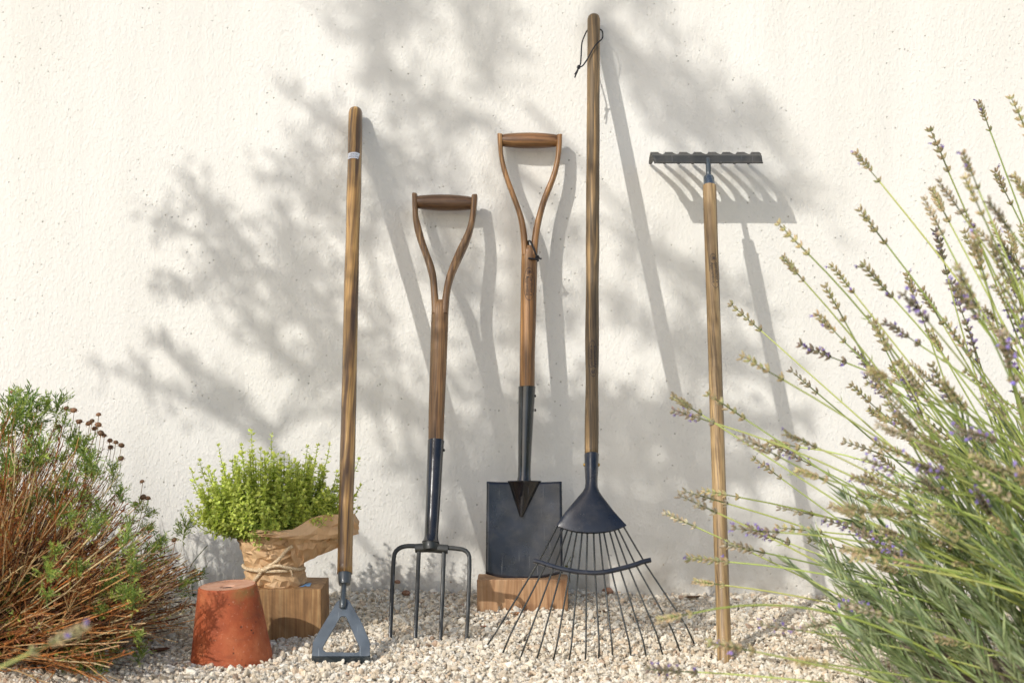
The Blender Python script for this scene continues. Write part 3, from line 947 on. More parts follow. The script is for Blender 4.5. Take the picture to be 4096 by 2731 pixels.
knot_cord(leaf, [R3(2314, 283, .012), R3(2321, 270, .009), R3(2324, 230, .004), R3(2328, 170, -.003), R3(2340, 135, -.004), R3(2352, 120, 0), R3(2376, 116, .000), R3(2402, 122, .002), R3(2410, 140, .005), R3(2408, 168, .0095), R3(2396, 185, .0125), R3(2380, 203, .0142), R3(2362, 232, .0142), R3(2347, 258, .0128), R3(2335, 275, .0125), R3(2327, 284, .0125), R3(2318, 286, .012)], 0.00115,
          R3(2314, 287, .012), [[R3(2307, 300, .011), R3(2298, 313, .010)], [R3(2308, 305, .012), R3(2302, 318, .012), R3(2298, 327, .011)]])

# ------------------------------------------------------------------ garden rake (head up)
pl = Plane(0.446, 0.49)
rake = thing('garden_rake', 'pale-handled garden rake stood upside down with its toothed head against the wall', 'rake', P(2899, 2640, 0.446))
obj('handle', *pole(pl, (2838, 745), (2899, 2660), 54, 58, wob=0.03, seed=31, dome=False, n=50), M['wood_rake'], rake, sharp=50)
obj('ferrule', *cone(pl, [(2834.5, 706, 24), (2834.5, 707, 38), (2835, 712, 43), (2837, 740, 46), (2838, 748, 47)]), M['zinc'], rake, sharp=40)
obj('neck', *cone(pl, [(2831, 634, 16), (2832, 640, 19), (2833, 660, 21), (2834, 690, 21), (2835, 712, 22)], 16), M['slate'], rake)
s = pl.sc(2834, 640)
ytop = 626
v, f = [], []
rowsb = [(656, 0.0030), (653, 0.0010), (646, 0.0), (636, -0.0003), (ytop, -0.0004)]
flange = [(0.0010, 0.0010), (0.0022, 0.0040), (0.0034, 0.0085), (0.0043, 0.0120), (0.0046, 0.0130)]
NXB = 40
def bar_x(y, i): return lerp(lerp(2618, 2609, (656 - y) / 30), lerp(3051, 3047, (656 - y) / 30), i / NXB)
for (y, off) in rowsb:
    for i in range(NXB + 1): v.append(pl.pt(bar_x(y, i), y, off))
for (u, bk) in flange:
    for i in range(NXB + 1): v.append(pl.pt(bar_x(ytop, i), ytop, -0.0004) + pl.up * u + Vector((0, bk, 0)))
for j in range(len(rowsb) + len(flange) - 1):
    for i in range(NXB):
        a = j * (NXB + 1) + i
        f.append((a, a + 1, a + NXB + 2, a + NXB + 1))
obj('head_bar', v, f, M['iron'], rake, solid=0.0022, sharp=50)
pitch = (3033 - 2624) / 7
for k in range(8):
    xc = 2624 + pitch * k
    rings = []
    base = pl.pt(xc, ytop, -0.0004)
    reach = -base.y - 0.003
    prof = [(0.0045, 0.0128, 0.99), (0.0054, 0.0146, 0.80), (0.0066, 0.0168, 0.65), (0.0079, 0.0196, 0.56), (0.0093, 0.0232, 0.51), (0.0101, 0.0275, 0.485), (0.0100, 0.033, 0.47), (0.0086, 0.046, 0.44), (0.0055, 0.066, 0.38), (0.0015, 0.085, 0.31), (-0.0015, reach - .003, 0.22), (-0.0020, reach, 0.14)]
    for i, (u, bk, w) in enumerate(prof):
        c = base + pl.up * u + Vector((0, bk, 0))
        j = min(i + 1, len(prof) - 1); j0 = max(i - 1, 0)
        t = (pl.up * (prof[j][0] - prof[j0][0]) + Vector((0, prof[j][1] - prof[j0][1], 0))).normalized()
        nn = t.cross(pl.x).normalized()
        xs_l = min(w, 0.62) if k == 0 else w
        xs_r = min(w, 0.62) if k == 7 else w
        hwl, hwr = pitch * s / 2 * xs_l, pitch * s / 2 * xs_r
        rings.append([c - pl.x * hwl + nn * .0011, c + pl.x * hwr + nn * .0011, c + pl.x * hwr - nn * .0011, c - pl.x * hwl - nn * .0011])
    obj('tooth', *loft(rings), M['iron'], rake, sharp=40)
emblem(rake, pl, 2854, 1096, 41, 143, 0.0109, tilt=-0.028)

# ------------------------------------------------------------------ timber blocks
def block(name, label, x0, x1, d0, d1, z1, mat, yaw=0.0, seed=0, bottom=-0.012):
    o = thing(name, label, 'timber block', Vector(((x0 + x1) / 2, -(d0 + d1) / 2, 0)))
    bm = bmesh.new()
    bmesh.ops.create_cube(bm, size=1)
    bmesh.ops.subdivide_edges(bm, edges=bm.edges, cuts=9, use_grid_fill=True)
    for q in bm.verts:
        e = sum(1 for c in q.co if abs(c) > 0.49)
        q.co = Vector((q.co.x * (x1 - x0), q.co.y * (d0 - d1), (q.co.z + .5) * (z1 - bottom) + bottom))
        q.co += Vector([mnoise.noise((q.co.x * 30 + seed + a * 7, q.co.y * 30, q.co.z * 30)) * (0.0010 if e > 1 else 0.0004) for a in range(3)])
    me = bpy.data.meshes.new('timber'); bm.to_mesh(me); bm.free()
    me.materials.append(mat)
    b = bpy.data.objects.new('timber', me); COL.objects.link(b); b.parent = o
    m = b.modifiers.new('Bevel', 'BEVEL'); m.width = 0.0012; m.segments = 2; m.limit_method = 'ANGLE'
    o.rotation_euler.z = yaw
    return o
q = (CAM_D - .327) / F
blk1 = block('timber_block', 'olive weathered timber block under the wrapped thyme pot', (930 - CX) * q, (1284 - CX) * q, 0.327, 0.231, 0.0717, M['block_olive'], seed=3)
q = (CAM_D - .146) / F
blk2 = block('timber_block', 'reddish sawn timber block under the spade blade', (1909 - CX) * q, (2274 - CX) * q, 0.146, 0.092, 0.0530, M['block_red'], yaw=R(-1.0), seed=9)
# blue paint smear on the top of the first block
pp = [P(1206, 2338, 0.0)]
def on_top(px, py, z):
    D = (CAM_H - z) * F / (py - CY)
    return P(px, py, CAM_D - D)
sm = [(1196, 2346), (1212, 2340), (1222, 2333), (1238, 2329), (1246, 2330), (1243, 2336), (1240, 2343), (1228, 2344), (1222, 2341), (1212, 2345)]
obj('paint_smear', [on_top(x, y, 0.0725) for x, y in sm], [tuple(range(len(sm)))], M['bluepaint'], blk1, smooth=False, fix=False)

# ------------------------------------------------------------------ terracotta pot, upside down
pot = thing('terracotta_pot', 'orange terracotta flower pot turned upside down in front of the olive block', 'flower pot', P(927, 2640, 0.45))
prof = [(0.0545, -0.014), (0.0540, 0.0), (0.0522, 0.012), (0.0455, 0.055), (0.0392, 0.094), (0.0378, 0.0985), (0.0360, 0.1000)]
tilt = Matrix.Rotation(R(-3.0), 4, 'Y') @ Matrix.Rotation(R(1.0), 4, 'X')
base = wloc(pot)
SEG = 56
def lathe(prof, cap_top=True, jit=0.0004):
    rings = []
    for i, (r, z) in enumerate(prof):
        ring = []
        for k in range(SEG):
            a = 2 * math.pi * k / SEG
            rr = r + jit * mnoise.noise((math.cos(a) * 2, math.sin(a) * 2, z * 40))
            ring.append(base + tilt @ Vector((rr * math.cos(a), rr * math.sin(a), z)))
        rings.append(ring)
    return rings
fine = interp(prof, 40)
obj('pot_wall', *loft(lathe([tuple(a) for a in fine]), cap=False), M['terracotta'], pot)
rings = lathe([(0.0362, 0.0999), (0.034, 0.0995), (0.025, 0.0985), (0.012, 0.0980), (0.0098, 0.0978), (0.0090, 0.0950)], jit=0.0003)
obj('pot_base', *loft(rings, cap=False), M['terracotta_top'], pot)
obj('drain_hole_shade', *loft(lathe([(0.0092, 0.0956), (0.0086, 0.093)], jit=0)), M['dark'], pot)  # near-black plug that paints the shade inside the drain opening

# ------------------------------------------------------------------ plant helpers
def rv(a=1.0): return Vector((random.uniform(-a, a), random.uniform(-a, a), random.uniform(-a, a)))
def leaf(mb, p, dr, up, L, W, col, fold=0.15, droop=0.0):
    dr = dr.normalized()
    s = dr.cross(up)
    if s.length < 1e-4: s = dr.cross(Vector((0.3, 0.9, 0.1)))
    s.normalize(); u = s.cross(dr)
    m = p + dr * L * 0.5 - u * W * fold
    t = p + dr * L - u * L * droop
    a = p + dr * L * 0.48 + s * W / 2; b = p + dr * L * 0.48 - s * W / 2
    mb.add([p, a, m, b, t], [(0, 1, 2), (0, 2, 3), (1, 4, 2), (2, 4, 3)], col)
def bez(a, b, c, n):
    return [a * (1 - t) ** 2 + b * 2 * t * (1 - t) + c * t * t for t in [i / (n - 1) for i in range(n)]]
def jit(c, k=0.15):
    q = random.uniform(1 - k, 1 + k)
    return (c[0] * q * random.uniform(.94, 1.06), c[1] * q, c[2] * q * random.uniform(.9, 1.1))
def mixc(a, b, t): return tuple(x + (y - x) * t for x, y in zip(a, b))
def bud(mb, p, dr, L, W, col, col2=None, n=5):
    """small pointed capsule"""
    dr = dr.normalized()
    a = dr.cross(Vector((0.31, 0.52, 0.8))).normalized(); b = dr.cross(a)
    v = [p]
    for f_, r in ((0.3, 1.0), (0.75, 0.72)):
        for k in range(n):
            th = 2 * math.pi * k / n
            v.append(p + dr * L * f_ + (a * math.cos(th) + b * math.sin(th)) * W / 2 * r)
    v.append(p + dr * L)
    f = []
    for k in range(n):
        k2 = (k + 1) % n
        f += [(0, 1 + k2, 1 + k), (1 + k, 1 + k2, 1 + n + k2, 1 + n + k), (1 + n + k, 1 + n + k2, 1 + 2 * n)]
    n0 = len(mb.v)
    mb.add(v, f, col)
    if col2: mb.c[n0 + 1 + n:] = [col2] * (n + 1)
def place(src, parent, loc_world, dr, roll=None, scale=1.0, ref=None):
    """a copy of src (mesh data shared) standing at loc_world with its +Z along dr"""
    o = src.copy(); COL.objects.link(o)
    o.parent = parent
    o.location = Vector(loc_world) - wloc(parent)
    q = Vector(dr).to_track_quat('Z', 'Y')
    q = q @ Quaternion((0, 0, 1), random.uniform(0, 6.28) if roll is None else roll)
    o.rotation_mode = 'QUATERNION'; o.rotation_quaternion = q
    o.scale = (scale,) * 3
    return o
def proto(name, mb, mat, smooth=False):
    o = mb.obj(name, mat, None, smooth=smooth, fix=False)
    COL.objects.unlink(o)
    return o

# ------------------------------------------------------------------ thyme in a paper-wrapped pot
TD = 0.283
thy = thing('potted_thyme', 'bushy yellow-green thyme in a pot wrapped in crumpled brown paper, on the olive block', 'potted plant', P(1100, 2345, TD))
q = (CAM_D - TD) / F
rowsP = [(2346, 1000, 1206), (2334, 988, 1222), (2310, 982, 1226), (2286, 979, 1222), (2264, 981, 1216), (2252, 980, 1214), (2236, 976, 1212), (2205, 968, 1222), (2170, 956, 1236), (2140, 946, 1246), (2122, 942, 1252)]
rp = interp([(y, l, r) for y, l, r in rowsP], 15)
NA = 34
v, f = [], []
prng = random.Random(11)
for j, (y, l, r) in enumerate(rp):
    c = P((l + r) / 2, y, TD); rad = (r - l) / 2 * q
    for k in range(NA):
        a = 2 * math.pi * (k + .5 * (j % 2) + prng.uniform(-.28, .28)) / NA
        pin = math.exp(-((y - 2258) / 20) ** 2)
        rr = rad * 0.985 + prng.uniform(-1, .55) * 0.0052 * (1 - .55 * pin) + .002 * pin * math.cos(a * 9)
        e = 0 if j in (0, len(rp) - 1) else prng.uniform(-.0026, .0026)
        v.append(Vector((c.x + rr * math.cos(a), c.y + rr * math.sin(a) * 0.9, c.z + e)))
for j in range(len(rp) - 1):
    for k in range(NA):
        k2 = (k + 1) % NA
        q4 = (j * NA + k, j * NA + k2, (j + 1) * NA + k2, (j + 1) * NA + k)
        if prng.random() < .5: f += [(q4[0], q4[1], q4[2]), (q4[0], q4[2], q4[3])]
        else: f += [(q4[0], q4[1], q4[3]), (q4[1], q4[2], q4[3])]
def crease(o):
    """round the folds a little so that they read as creased paper"""
    m = o.modifiers.new('Bevel', 'BEVEL'); m.width = 0.0007; m.segments = 1; m.limit_method = 'ANGLE'; m.angle_limit = R(12)
    return o
obj('paper_wrap', v, f, M['paper'], thy, smooth=False)
def sheet(name, top, bot, nu=12, nv=5, amp=0.004, seed=0.0, bulge=0.0):
    """paper flap: top/bot are lists of (px, py, d)"""
    a, b = interp(top, nu), interp(bot, nu)
    v, f = [], []
    for i in range(nu):
        A, B = P(*a[i]), P(*b[i])
        for j in range(nv):
            t = j / (nv - 1)
            p = lerp(A, B, min(1, max(0, t + (prng.uniform(-.07, .07) if 0 < j < nv - 1 else 0))))
            v.append(p + Vector((prng.uniform(-.001, .001), prng.uniform(-1, .6) * amp * (1 if 0 < j < nv - 1 else .5) - bulge * math.sin(math.pi * t), prng.uniform(-.0008, .0008))))
    for i in range(nu - 1):
        for j in range(nv - 1):
            q4 = (i * nv + j, (i + 1) * nv + j, (i + 1) * nv + j + 1, i * nv + j + 1)
            if prng.random() < .5: f += [(q4[0], q4[1], q4[2]), (q4[0], q4[2], q4[3])]
            else: f += [(q4[0], q4[1], q4[3]), (q4[1], q4[2], q4[3])]
    return obj(name, v, f, M['paper'], thy, smooth=False, solid=0.0005)
sheet('paper_flap', [(1000, 2118, .335), (1100, 2122, .342), (1165, 2118, .340), (1200, 2106, .336), (1228, 2076, .330), (1279, 2062, .322), (1349, 2057, .312), (1425, 2056, .300), (1438, 2085, .297)],
      [(990, 2142, .338), (1065, 2146, .347), (1130, 2150, .347), (1185, 2154, .343), (1235, 2158, .338), (1290, 2156, .330), (1349, 2149, .320), (1405, 2143, .308), (1432, 2137, .302)], amp=0.006, bulge=0.002)
sheet('paper_flap', [(1150, 2140, .336), (1240, 2146, .326), (1300, 2150, .315), (1349, 2148, .305), (1362, 2160, .300)],
      [(1178, 2262, .320), (1196, 2262, .314), (1240, 2236, .308), (1300, 2210, .302), (1352, 2190, .298)], amp=0.007, seed=3.3, bulge=0.003)
sc_ = P(1097, 2140, TD)
obj('soil', [sc_ + Vector((0.043 * math.cos(k * .2618), 0.038 * math.sin(k * .2618), -0.004)) for k in range(24)], [tuple(range(24))], M['soil'], thy, fix=False)
# twine: twisted two-strand rope round the waist and two loose ends
def rope(path, r, n=90, turns_per_m=95):
    pth = [Vector(p) for p in interp(path, n)]
    fr = frames(pth); mb = MB()
    s = 0
    acc = [0]
    for i in range(1, n): acc.append(acc[-1] + (pth[i] - pth[i - 1]).length)
    for ph in (0, 2.094, 4.189):
        mb.add(*tube([p + (a * math.cos(ph + L * turns_per_m * 2 * math.pi) + b * math.sin(ph + L * turns_per_m * 2 * math.pi)) * r * 0.55 for p, (t, a, b), L in zip(pth, fr, acc)], r * 0.62, 6))
    return mb
tw = MB()
cen = P(1097, 2258, TD)
ring = []
for k in range(15):
    a = math.pi * (1.02 + 0.96 * k / 14)
    rr = 0.0435
    ring.append((cen.x + rr * math.cos(a), cen.y + rr * 0.93 * math.sin(a) - .001, cen.z + 0.004 - 0.012 * (k / 14) + .0035 * math.cos(a)))
tw.add(*[x for x in (lambda m: (m.v, m.f))(rope(ring, 0.0024))])
def on_front(px, py, lift=0.0):
    """point on the front of the paper wrap"""
    X = (px - 1097) * q
    rr = 0.0425
    dy = rr * 0.9 * math.sqrt(max(0.0, 1 - (X / rr) ** 2))
    return P(px, py, TD + dy + lift)
m = rope([on_front(1012, 2328, .004), on_front(1035, 2300, .006), on_front(1050, 2278, .007), on_front(1075, 2262, .007), on_front(1100, 2248, .007), on_front(1120, 2230, .009), on_front(1140, 2206, .013), on_front(1158, 2190, .016), on_front(1170, 2184, .018)], 0.0023); tw.add(m.v, m.f)
m = rope([on_front(1036, 2274, .006), on_front(1052, 2280, .008), on_front(1082, 2266, .0075), on_front(1115, 2262, .007), on_front(1150, 2270, .0065), on_front(1185, 2276, .006)], 0.0022); tw.add(m.v, m.f)
m = rope([on_front(1158, 2274, .006), on_front(1166, 2288, .008), on_front(1170, 2304, .007)], 0.0013, n=20); tw.add(m.v, m.f)
tw.obj('twine', M['twine'], thy)
# sprigs
def thyme_sprig(base, tip, lift, young, side=0.0):
    mid = lerp(base, tip, 0.5) + lift
    path = bez(base, mid, tip, 12)
    mb = MB()
    v_, f_ = tube(path, [0.0005] * 11 + [0.0003], 4, cap=False); mb.add(v_, f_, (0.40, 0.46, 0.10))
    L = sum((path[i + 1] - path[i]).length for i in range(11))
    npair = max(6, int(L / 0.0050))
    dense = interp(path, npair)
    ph = random.uniform(0, 3)
    for i in range(2, npair):
        t = i / (npair - 1)
        p = Vector(dense[i]); d = (Vector(dense[min(i + 1, npair - 1)]) - Vector(dense[max(i - 1, 0)])).normalized()
        a = d.cross(Vector((math.cos(ph + i * 1.57), math.sin(ph + i * 1.57), 0.1))).normalized()
        sz = random.uniform(0.0062, 0.0100) * (1.0 if t < 0.88 else 0.8)
        c = mixc((0.12, 0.25, 0.045), (0.66, 0.75, 0.16), min(1, t * young) ** 1.2)
        for s in (1, -1):
            leaf(mb, p, a * s + d * random.uniform(-0.25, 0.8) + rv(.45), d + rv(.5), sz, sz * 0.68, jit(c, .2), 0.12)
        if random.random() < 0.45:   # small axillary pair
            for s in (1, -1):
                leaf(mb, p + d * .001, a.cross(d) * s * .6 + d + rv(.2), d, sz * .6, sz * .34, jit(mixc(c, (0.44, 0.52, 0.12), .4), .15), 0.1)
    d = (path[-1] - path[-2]).normalized()
    for k in range(4):
        leaf(mb, path[-1], d + rv(.6), d, 0.0062, 0.0038, jit((0.74, 0.80, 0.22), .15), 0.1)
    return mb.obj('sprig', M['thyme'], thy, smooth=False, fix=False)
top_c = P(1085, 2135, TD)
env = [(-122, .30), (-100, .55)]
count = 0
while count < 400:
    az = random.uniform(0, 2 * math.pi)
    el = random.uniform(0.04, 1.0)
    el = math.asin(el)
    if math.sin(az) > .35 and random.random() < .6: az = -az          # favour the side seen
    ex, ey, ez = math.cos(az) * math.cos(el), math.sin(az) * math.cos(el), math.sin(el)
    k = random.uniform(.72, 1.04)
    tip = top_c + Vector((ex * 0.116 * k, ey * (0.062 if ey < 0 else .08) * k, 0.018 + ez * 0.100 * k)) + Vector((random.uniform(-.006, .006), 0, random.uniform(-.006, .012)))
    b = top_c + Vector((ex * 0.036, ey * 0.030, -0.002))
    out = Vector((ex * .030, ey * .020, -.006 + .006 * ez))
    thyme_sprig(b, tip, out, random.uniform(1.1, 1.9))
    count += 1
for k_ in range(150):
    az = random.uniform(-math.pi, 0); ez = random.uniform(.02, .85)
    cs_ = math.sqrt(1 - ez * ez); k = random.uniform(.55, .98)
    ex, ey = math.cos(az) * cs_, math.sin(az) * cs_
    tip = top_c + Vector((ex * .112 * k, ey * .064 * k - .004, .016 + ez * .092 * k))
    thyme_sprig(top_c + Vector((ex * .03, ey * .028, .004)), tip, Vector((ex * .012, -.006, .010)), random.uniform(1.2, 2.0))
for tp, up in (((755, 2010), 0.0), ((765, 1880), .0), ((800, 1845), .0), ((875, 1785), 0), ((1005, 1725), 0), ((1085, 1742), 0), ((1318, 1780), 0), ((1435, 1840), 0), ((1440, 1945), 0), ((1432, 2035), 0), ((790, 2030), 0), ((830, 2045), 0), ((1270, 1785), 0), ((1230, 1790), 0)):
    tip = P(tp[0], tp[1], TD + random.uniform(-.03, .03))
    dx = tip.x - top_c.x
    thyme_sprig(top_c + Vector((max(-.04, min(.04, dx * .35)), 0, 0)), tip, Vector((dx * .22, 0, -0.012 if tp[1] > 1990 else 0.0)), 1.3)
for tp in ((1020, 2170), (1036, 2190), (1008, 2150), (1000, 2130), (960, 2110), (1062, 2140), (1120, 2135)):
    tip = P(tp[0], tp[1], TD + 0.060 + random.uniform(-.006, .006))
    thyme_sprig(top_c + Vector((random.uniform(-.03, .0), -0.03, 0)), tip, Vector((0, -0.02, 0.03)), 0.9)

# ------------------------------------------------------------------ dry shrub on the left
shrub = thing('dry_shrub', 'sprawling shrub of rusty dry stems with green feathery tufts, left edge', 'shrub', Vector((-0.82, -0.34, 0)))
SC = Vector((-0.80, -0.40, 0.0))
RUST, STRAW, BROWN = (0.56, 0.20, 0.042), (0.90, 0.70, 0.37), (0.19, 0.065, 0.022)
tufts_src = []
for vv in range(6):
    mb = MB()
    for k in range(26):
        a = random.uniform(0, 6.28); el = random.uniform(0.1, 1.45)
        d = Vector((math.cos(a) * math.cos(el), math.sin(a) * math.cos(el), math.sin(el)))
        p = Vector((0, 0, random.uniform(-0.010, 0.006))); L = random.uniform(0.010, 0.019)
        c = jit(mixc((0.14, 0.24, 0.055), (0.42, 0.49, 0.09), random.random() ** 1.1), .2)
        leaf(mb, p, d, Vector((0, 0, 1)), L, 0.0014, c, 0.05)
        for j in range(5):
            t = 0.35 + 0.13 * j
            s = d.cross(rv()).normalized()
            leaf(mb, p + d * L * t, d * 0.9 + s * 0.8, rv(), L * random.uniform(.28, .42), 0.0013, jit(c, .12), 0.05)
    tufts_src.append(proto('leaf_tuft', mb, M['santolina']))
heads_src = []
for vv in range(3):
    mb = MB()
    n_, m_ = 10, 5
    cc_ = jit((0.20, 0.095, 0.04), .3)
    vs_, fs_ = [], []
    for j in range(m_):
        th = math.pi * (0.06 + 0.88 * j / (m_ - 1))
        for k in range(n_):
            a = 2 * math.pi * k / n_
            r_ = 0.0042 * random.uniform(.88, 1.1)
            vs_.append(Vector((r_ * math.sin(th) * math.cos(a), r_ * math.sin(th) * math.sin(a), 0.003 + 0.0030 * math.cos(th))))
    for j in range(m_ - 1):
        for k in range(n_):
            k2 = (k + 1) % n_
            fs_.append((j * n_ + k, j * n_ + k2, (j + 1) * n_ + k2, (j + 1) * n_ + k))
    fs_ += [tuple(range(n_)), tuple((m_ - 1) * n_ + k for k in range(n_))]
    mb.add(vs_, fs_, cc_)
    for k in range(9):
        a = k * .7
        leaf(mb, Vector((0.0038 * math.cos(a), 0.0038 * math.sin(a), .002)), Vector((math.cos(a), math.sin(a), -.4)), Vector((0, 0, 1)), .003, .0016, jit((0.32, 0.17, .08), .2))
    heads_src.append(proto('seed_head', mb, M['dry'], True))
stems = MB()
tips = []
PROF = [(-1.35, .16), (-1.2, .28), (-1.0, .37), (-.74, .352), (-.66, .325), (-.60, .30), (-.555, .255), (-.52, .20), (-.48, .15), (-.44, .12), (-.41, .05)]
def ztop(x):
    return float(np.interp(x, [a for a, b in PROF], [b for a, b in PROF]))
def stem_col():
    r = random.random()
    c = mixc(RUST, STRAW, random.random() ** 1.3) if r < .55 else (mixc(RUST, BROWN, random.random()) if r < .90 else STRAW)
    return jit(c, .2)
for i in range(1650):
    tx = random.uniform(-1.15, -0.43) if random.random() < .8 else random.uniform(-.75, -.45)
    ty = random.uniform(-1, 1)
    edge = math.sqrt(max(0, 1 - ty * ty))
    zt = ztop(tx) * (0.35 + 0.65 * edge) * (random.uniform(0.75, 1.03) if random.random() < .6 else random.uniform(.25, .8))
    yy = SC.y + ty * 0.27 - (.05 if tx > -.58 else 0)
    yy = min(yy, -0.025)
    b = Vector((SC.x + (tx - SC.x) * random.uniform(.05, .35) + random.uniform(-.07, .07), SC.y + random.uniform(-.07, .07), -0.002))
    tip = Vector((tx, yy, max(.02, zt)))
    mid = lerp(b, tip, .5) + Vector(((tx - SC.x) * .12, 0, 0.03 - 0.05 * random.random())) + rv(.015)
    path = bez(b, mid, tip, 7)
    path = [p + rv(.0022) if 0 < k < 6 else p for k, p in enumerate(path)]
    r0 = random.uniform(.0007, .0015)
    c = stem_col()
    v_, f_ = tube(path, [r0 * (1 - .5 * k / 6) for k in range(7)], 3, cap=False)
    stems.add(v_, f_, c)
    tips.append((tip, (path[-1] - path[-2]).normalized(), c))
    for s in range(random.randint(9, 15)):        # shrivelled leaves clinging to the stem
        t = random.randint(2, 5)
        p_ = lerp(path[t], path[t + 1], random.random())
        leaf(stems, p_, (path[t + 1] - path[t]).normalized() + rv(.9), rv(), random.uniform(.004, .011), random.uniform(.0012, .0028), jit(mixc((0.42, 0.135, 0.035), (0.16, 0.055, 0.02), random.random()) if random.random() < .78 else (0.38, 0.40, 0.08), .25), .2)
    # fine side twigs
    for s in range(random.randint(4, 7)):
        t = random.randint(2, 5)
        e = path[t] + ((path[t + 1] - path[t]).normalized() + rv(.8)) * random.uniform(.008, .030)
        e.y = min(e.y, -.012)
        v_, f_ = tube([path[t], lerp(path[t], e, .5) + rv(.003), e], [r0 * .5, r0 * .45, r0 * .3], 3, cap=False)
        stems.add(v_, f_, jit(mixc(c, BROWN, random.random() * .6), .2))
for i in range(900):      # dense inner twigs, coloured near-dark to paint in the shade inside the shrub
    tx = random.uniform(-1.1, -0.47)
    ty = random.uniform(-.85, .75)
    zt = ztop(tx) * random.uniform(.12, .72)
    b = Vector((SC.x + (tx - SC.x) * random.uniform(.1, .6), SC.y + ty * .15, random.uniform(0, .03)))
    tip = Vector((tx, min(-.02, SC.y + ty * .25), max(.015, zt)))
    v_, f_ = tube(bez(b, lerp(b, tip, .5) + rv(.03), tip, 5), random.uniform(.0005, .0010), 3, cap=False)
    stems.add(v_, f_, jit((0.085, 0.032, 0.013), .4))
# a few bold broken straws in front
for (x0_, y0_, x1_, y1_) in ((330, 2270, 640, 2210), (390, 2270, 560, 2300), (200, 2240, 400, 2330), (180, 2270, 330, 2330), (230, 2420, 430, 2480), (430, 2650, 540, 2560), (420, 2660, 575, 2545), (330, 2610, 500, 2540), (250, 2665, 410, 2480), (60, 2480, 180, 2390), (400, 2620, 480, 2520), (300, 2230, 620, 2290), (10, 2630, 300, 2540), (120, 2700, 340, 2610)):
    dd = random.uniform(.40, .52)
    a_, b_ = P(x0_, y0_, dd), P(x1_, y1_, dd - .03)
    a_.z = max(a_.z, .004); b_.z = max(b_.z, .01)
    c = jit((0.58, 0.43, 0.24), .15)
    v_, f_ = tube(bez(a_, lerp(a_, b_, .5) + rv(.008), b_, 6), [.0011] * 5 + [.0006], 4, cap=False); stems.add(v_, f_, c)
o = stems.obj('dry_stems', M['dry'], shrub, smooth=True, fix=False); o['kind'] = 'stuff'
lit = MB()
for i in range(700):
    p = Vector((random.uniform(-1.0, -.50), -random.uniform(.12, .66), 0))
    p.z = gh(p.x, -p.y) + random.uniform(.002, .006)
    leaf(lit, p, Vector((random.uniform(-1, 1), random.uniform(-1, 1), random.uniform(-.1, .3))), Vector((0, 0, 1)) + rv(.5), random.uniform(.006, .016), random.uniform(.0015, .005), jit(mixc((0.20, 0.075, 0.028), (0.07, 0.03, 0.015), random.random()), .25), .2)
o = lit.obj('leaf_litter', M['deadleaf'], None, smooth=False, fix=False)
tag(o, 'brown leaf litter on the ground under the dry shrub', 'leaf litter', kind='stuff')
# woody base limbs
wb = MB()
for k in range(16):
    a = random.uniform(-.4, 3.5)
    e = SC + Vector((math.cos(a) * random.uniform(.08, .22), random.uniform(-.12, .12), random.uniform(.06, .16)))
    v_, f_ = tube(bez(SC + Vector((random.uniform(-.03, .03), random.uniform(-.03, .03), -.01)), lerp(SC, e, .5) + rv(.03), e, 8), [.006 - .0006 * j for j in range(8)], 6); wb.add(v_, f_)
wb.obj('woody_base', M['bark'], shrub)
random.shuffle(tips)
nt = 0
for tip, d, c in tips:
    vis = (tip.x > -0.78)
    if nt < 48 and (tip.z > ztop(tip.x) * .55) and vis and random.random() < .30:
        # tufts thicken towards the upper left
        if random.random() < 0.35 + 0.65 * max(0, min(1, (-0.55 - tip.x) / .15)):
            place(random.choice(tufts_src), shrub, tip, d + rv(.3), scale=random.uniform(.8, 1.25)); nt += 1
for k in range(12):       # sprigs reaching forward, shading the pot
    p = Vector((random.uniform(-.535, -.455), random.uniform(-.63, -.55), random.uniform(.08, .20)))
    mb = MB(); v_, f_ = tube(bez(Vector((-.68, -.50, .03)) + rv(.03), lerp(Vector((-.66, -.52, .05)), p, .6) + rv(.02), p, 7), [.0014 - .0001 * j for j in range(7)], 4, cap=False)
    mb.add(v_, f_, stem_col())
    for j in range(14):
        t_ = random.random()
        leaf(mb, lerp(Vector((-.62, -.53, .06)), p, .4 + .6 * t_) + rv(.006), rv(), rv(), random.uniform(.006, .014), .0018, jit((0.34, 0.13, 0.04), .3))
    mb.obj('side_sprig', M['dry'], shrub, fix=False)
    place(random.choice(tufts_src), shrub, p, Vector((.3, -.2, 1)) + rv(.3), scale=random.uniform(.9, 1.35))
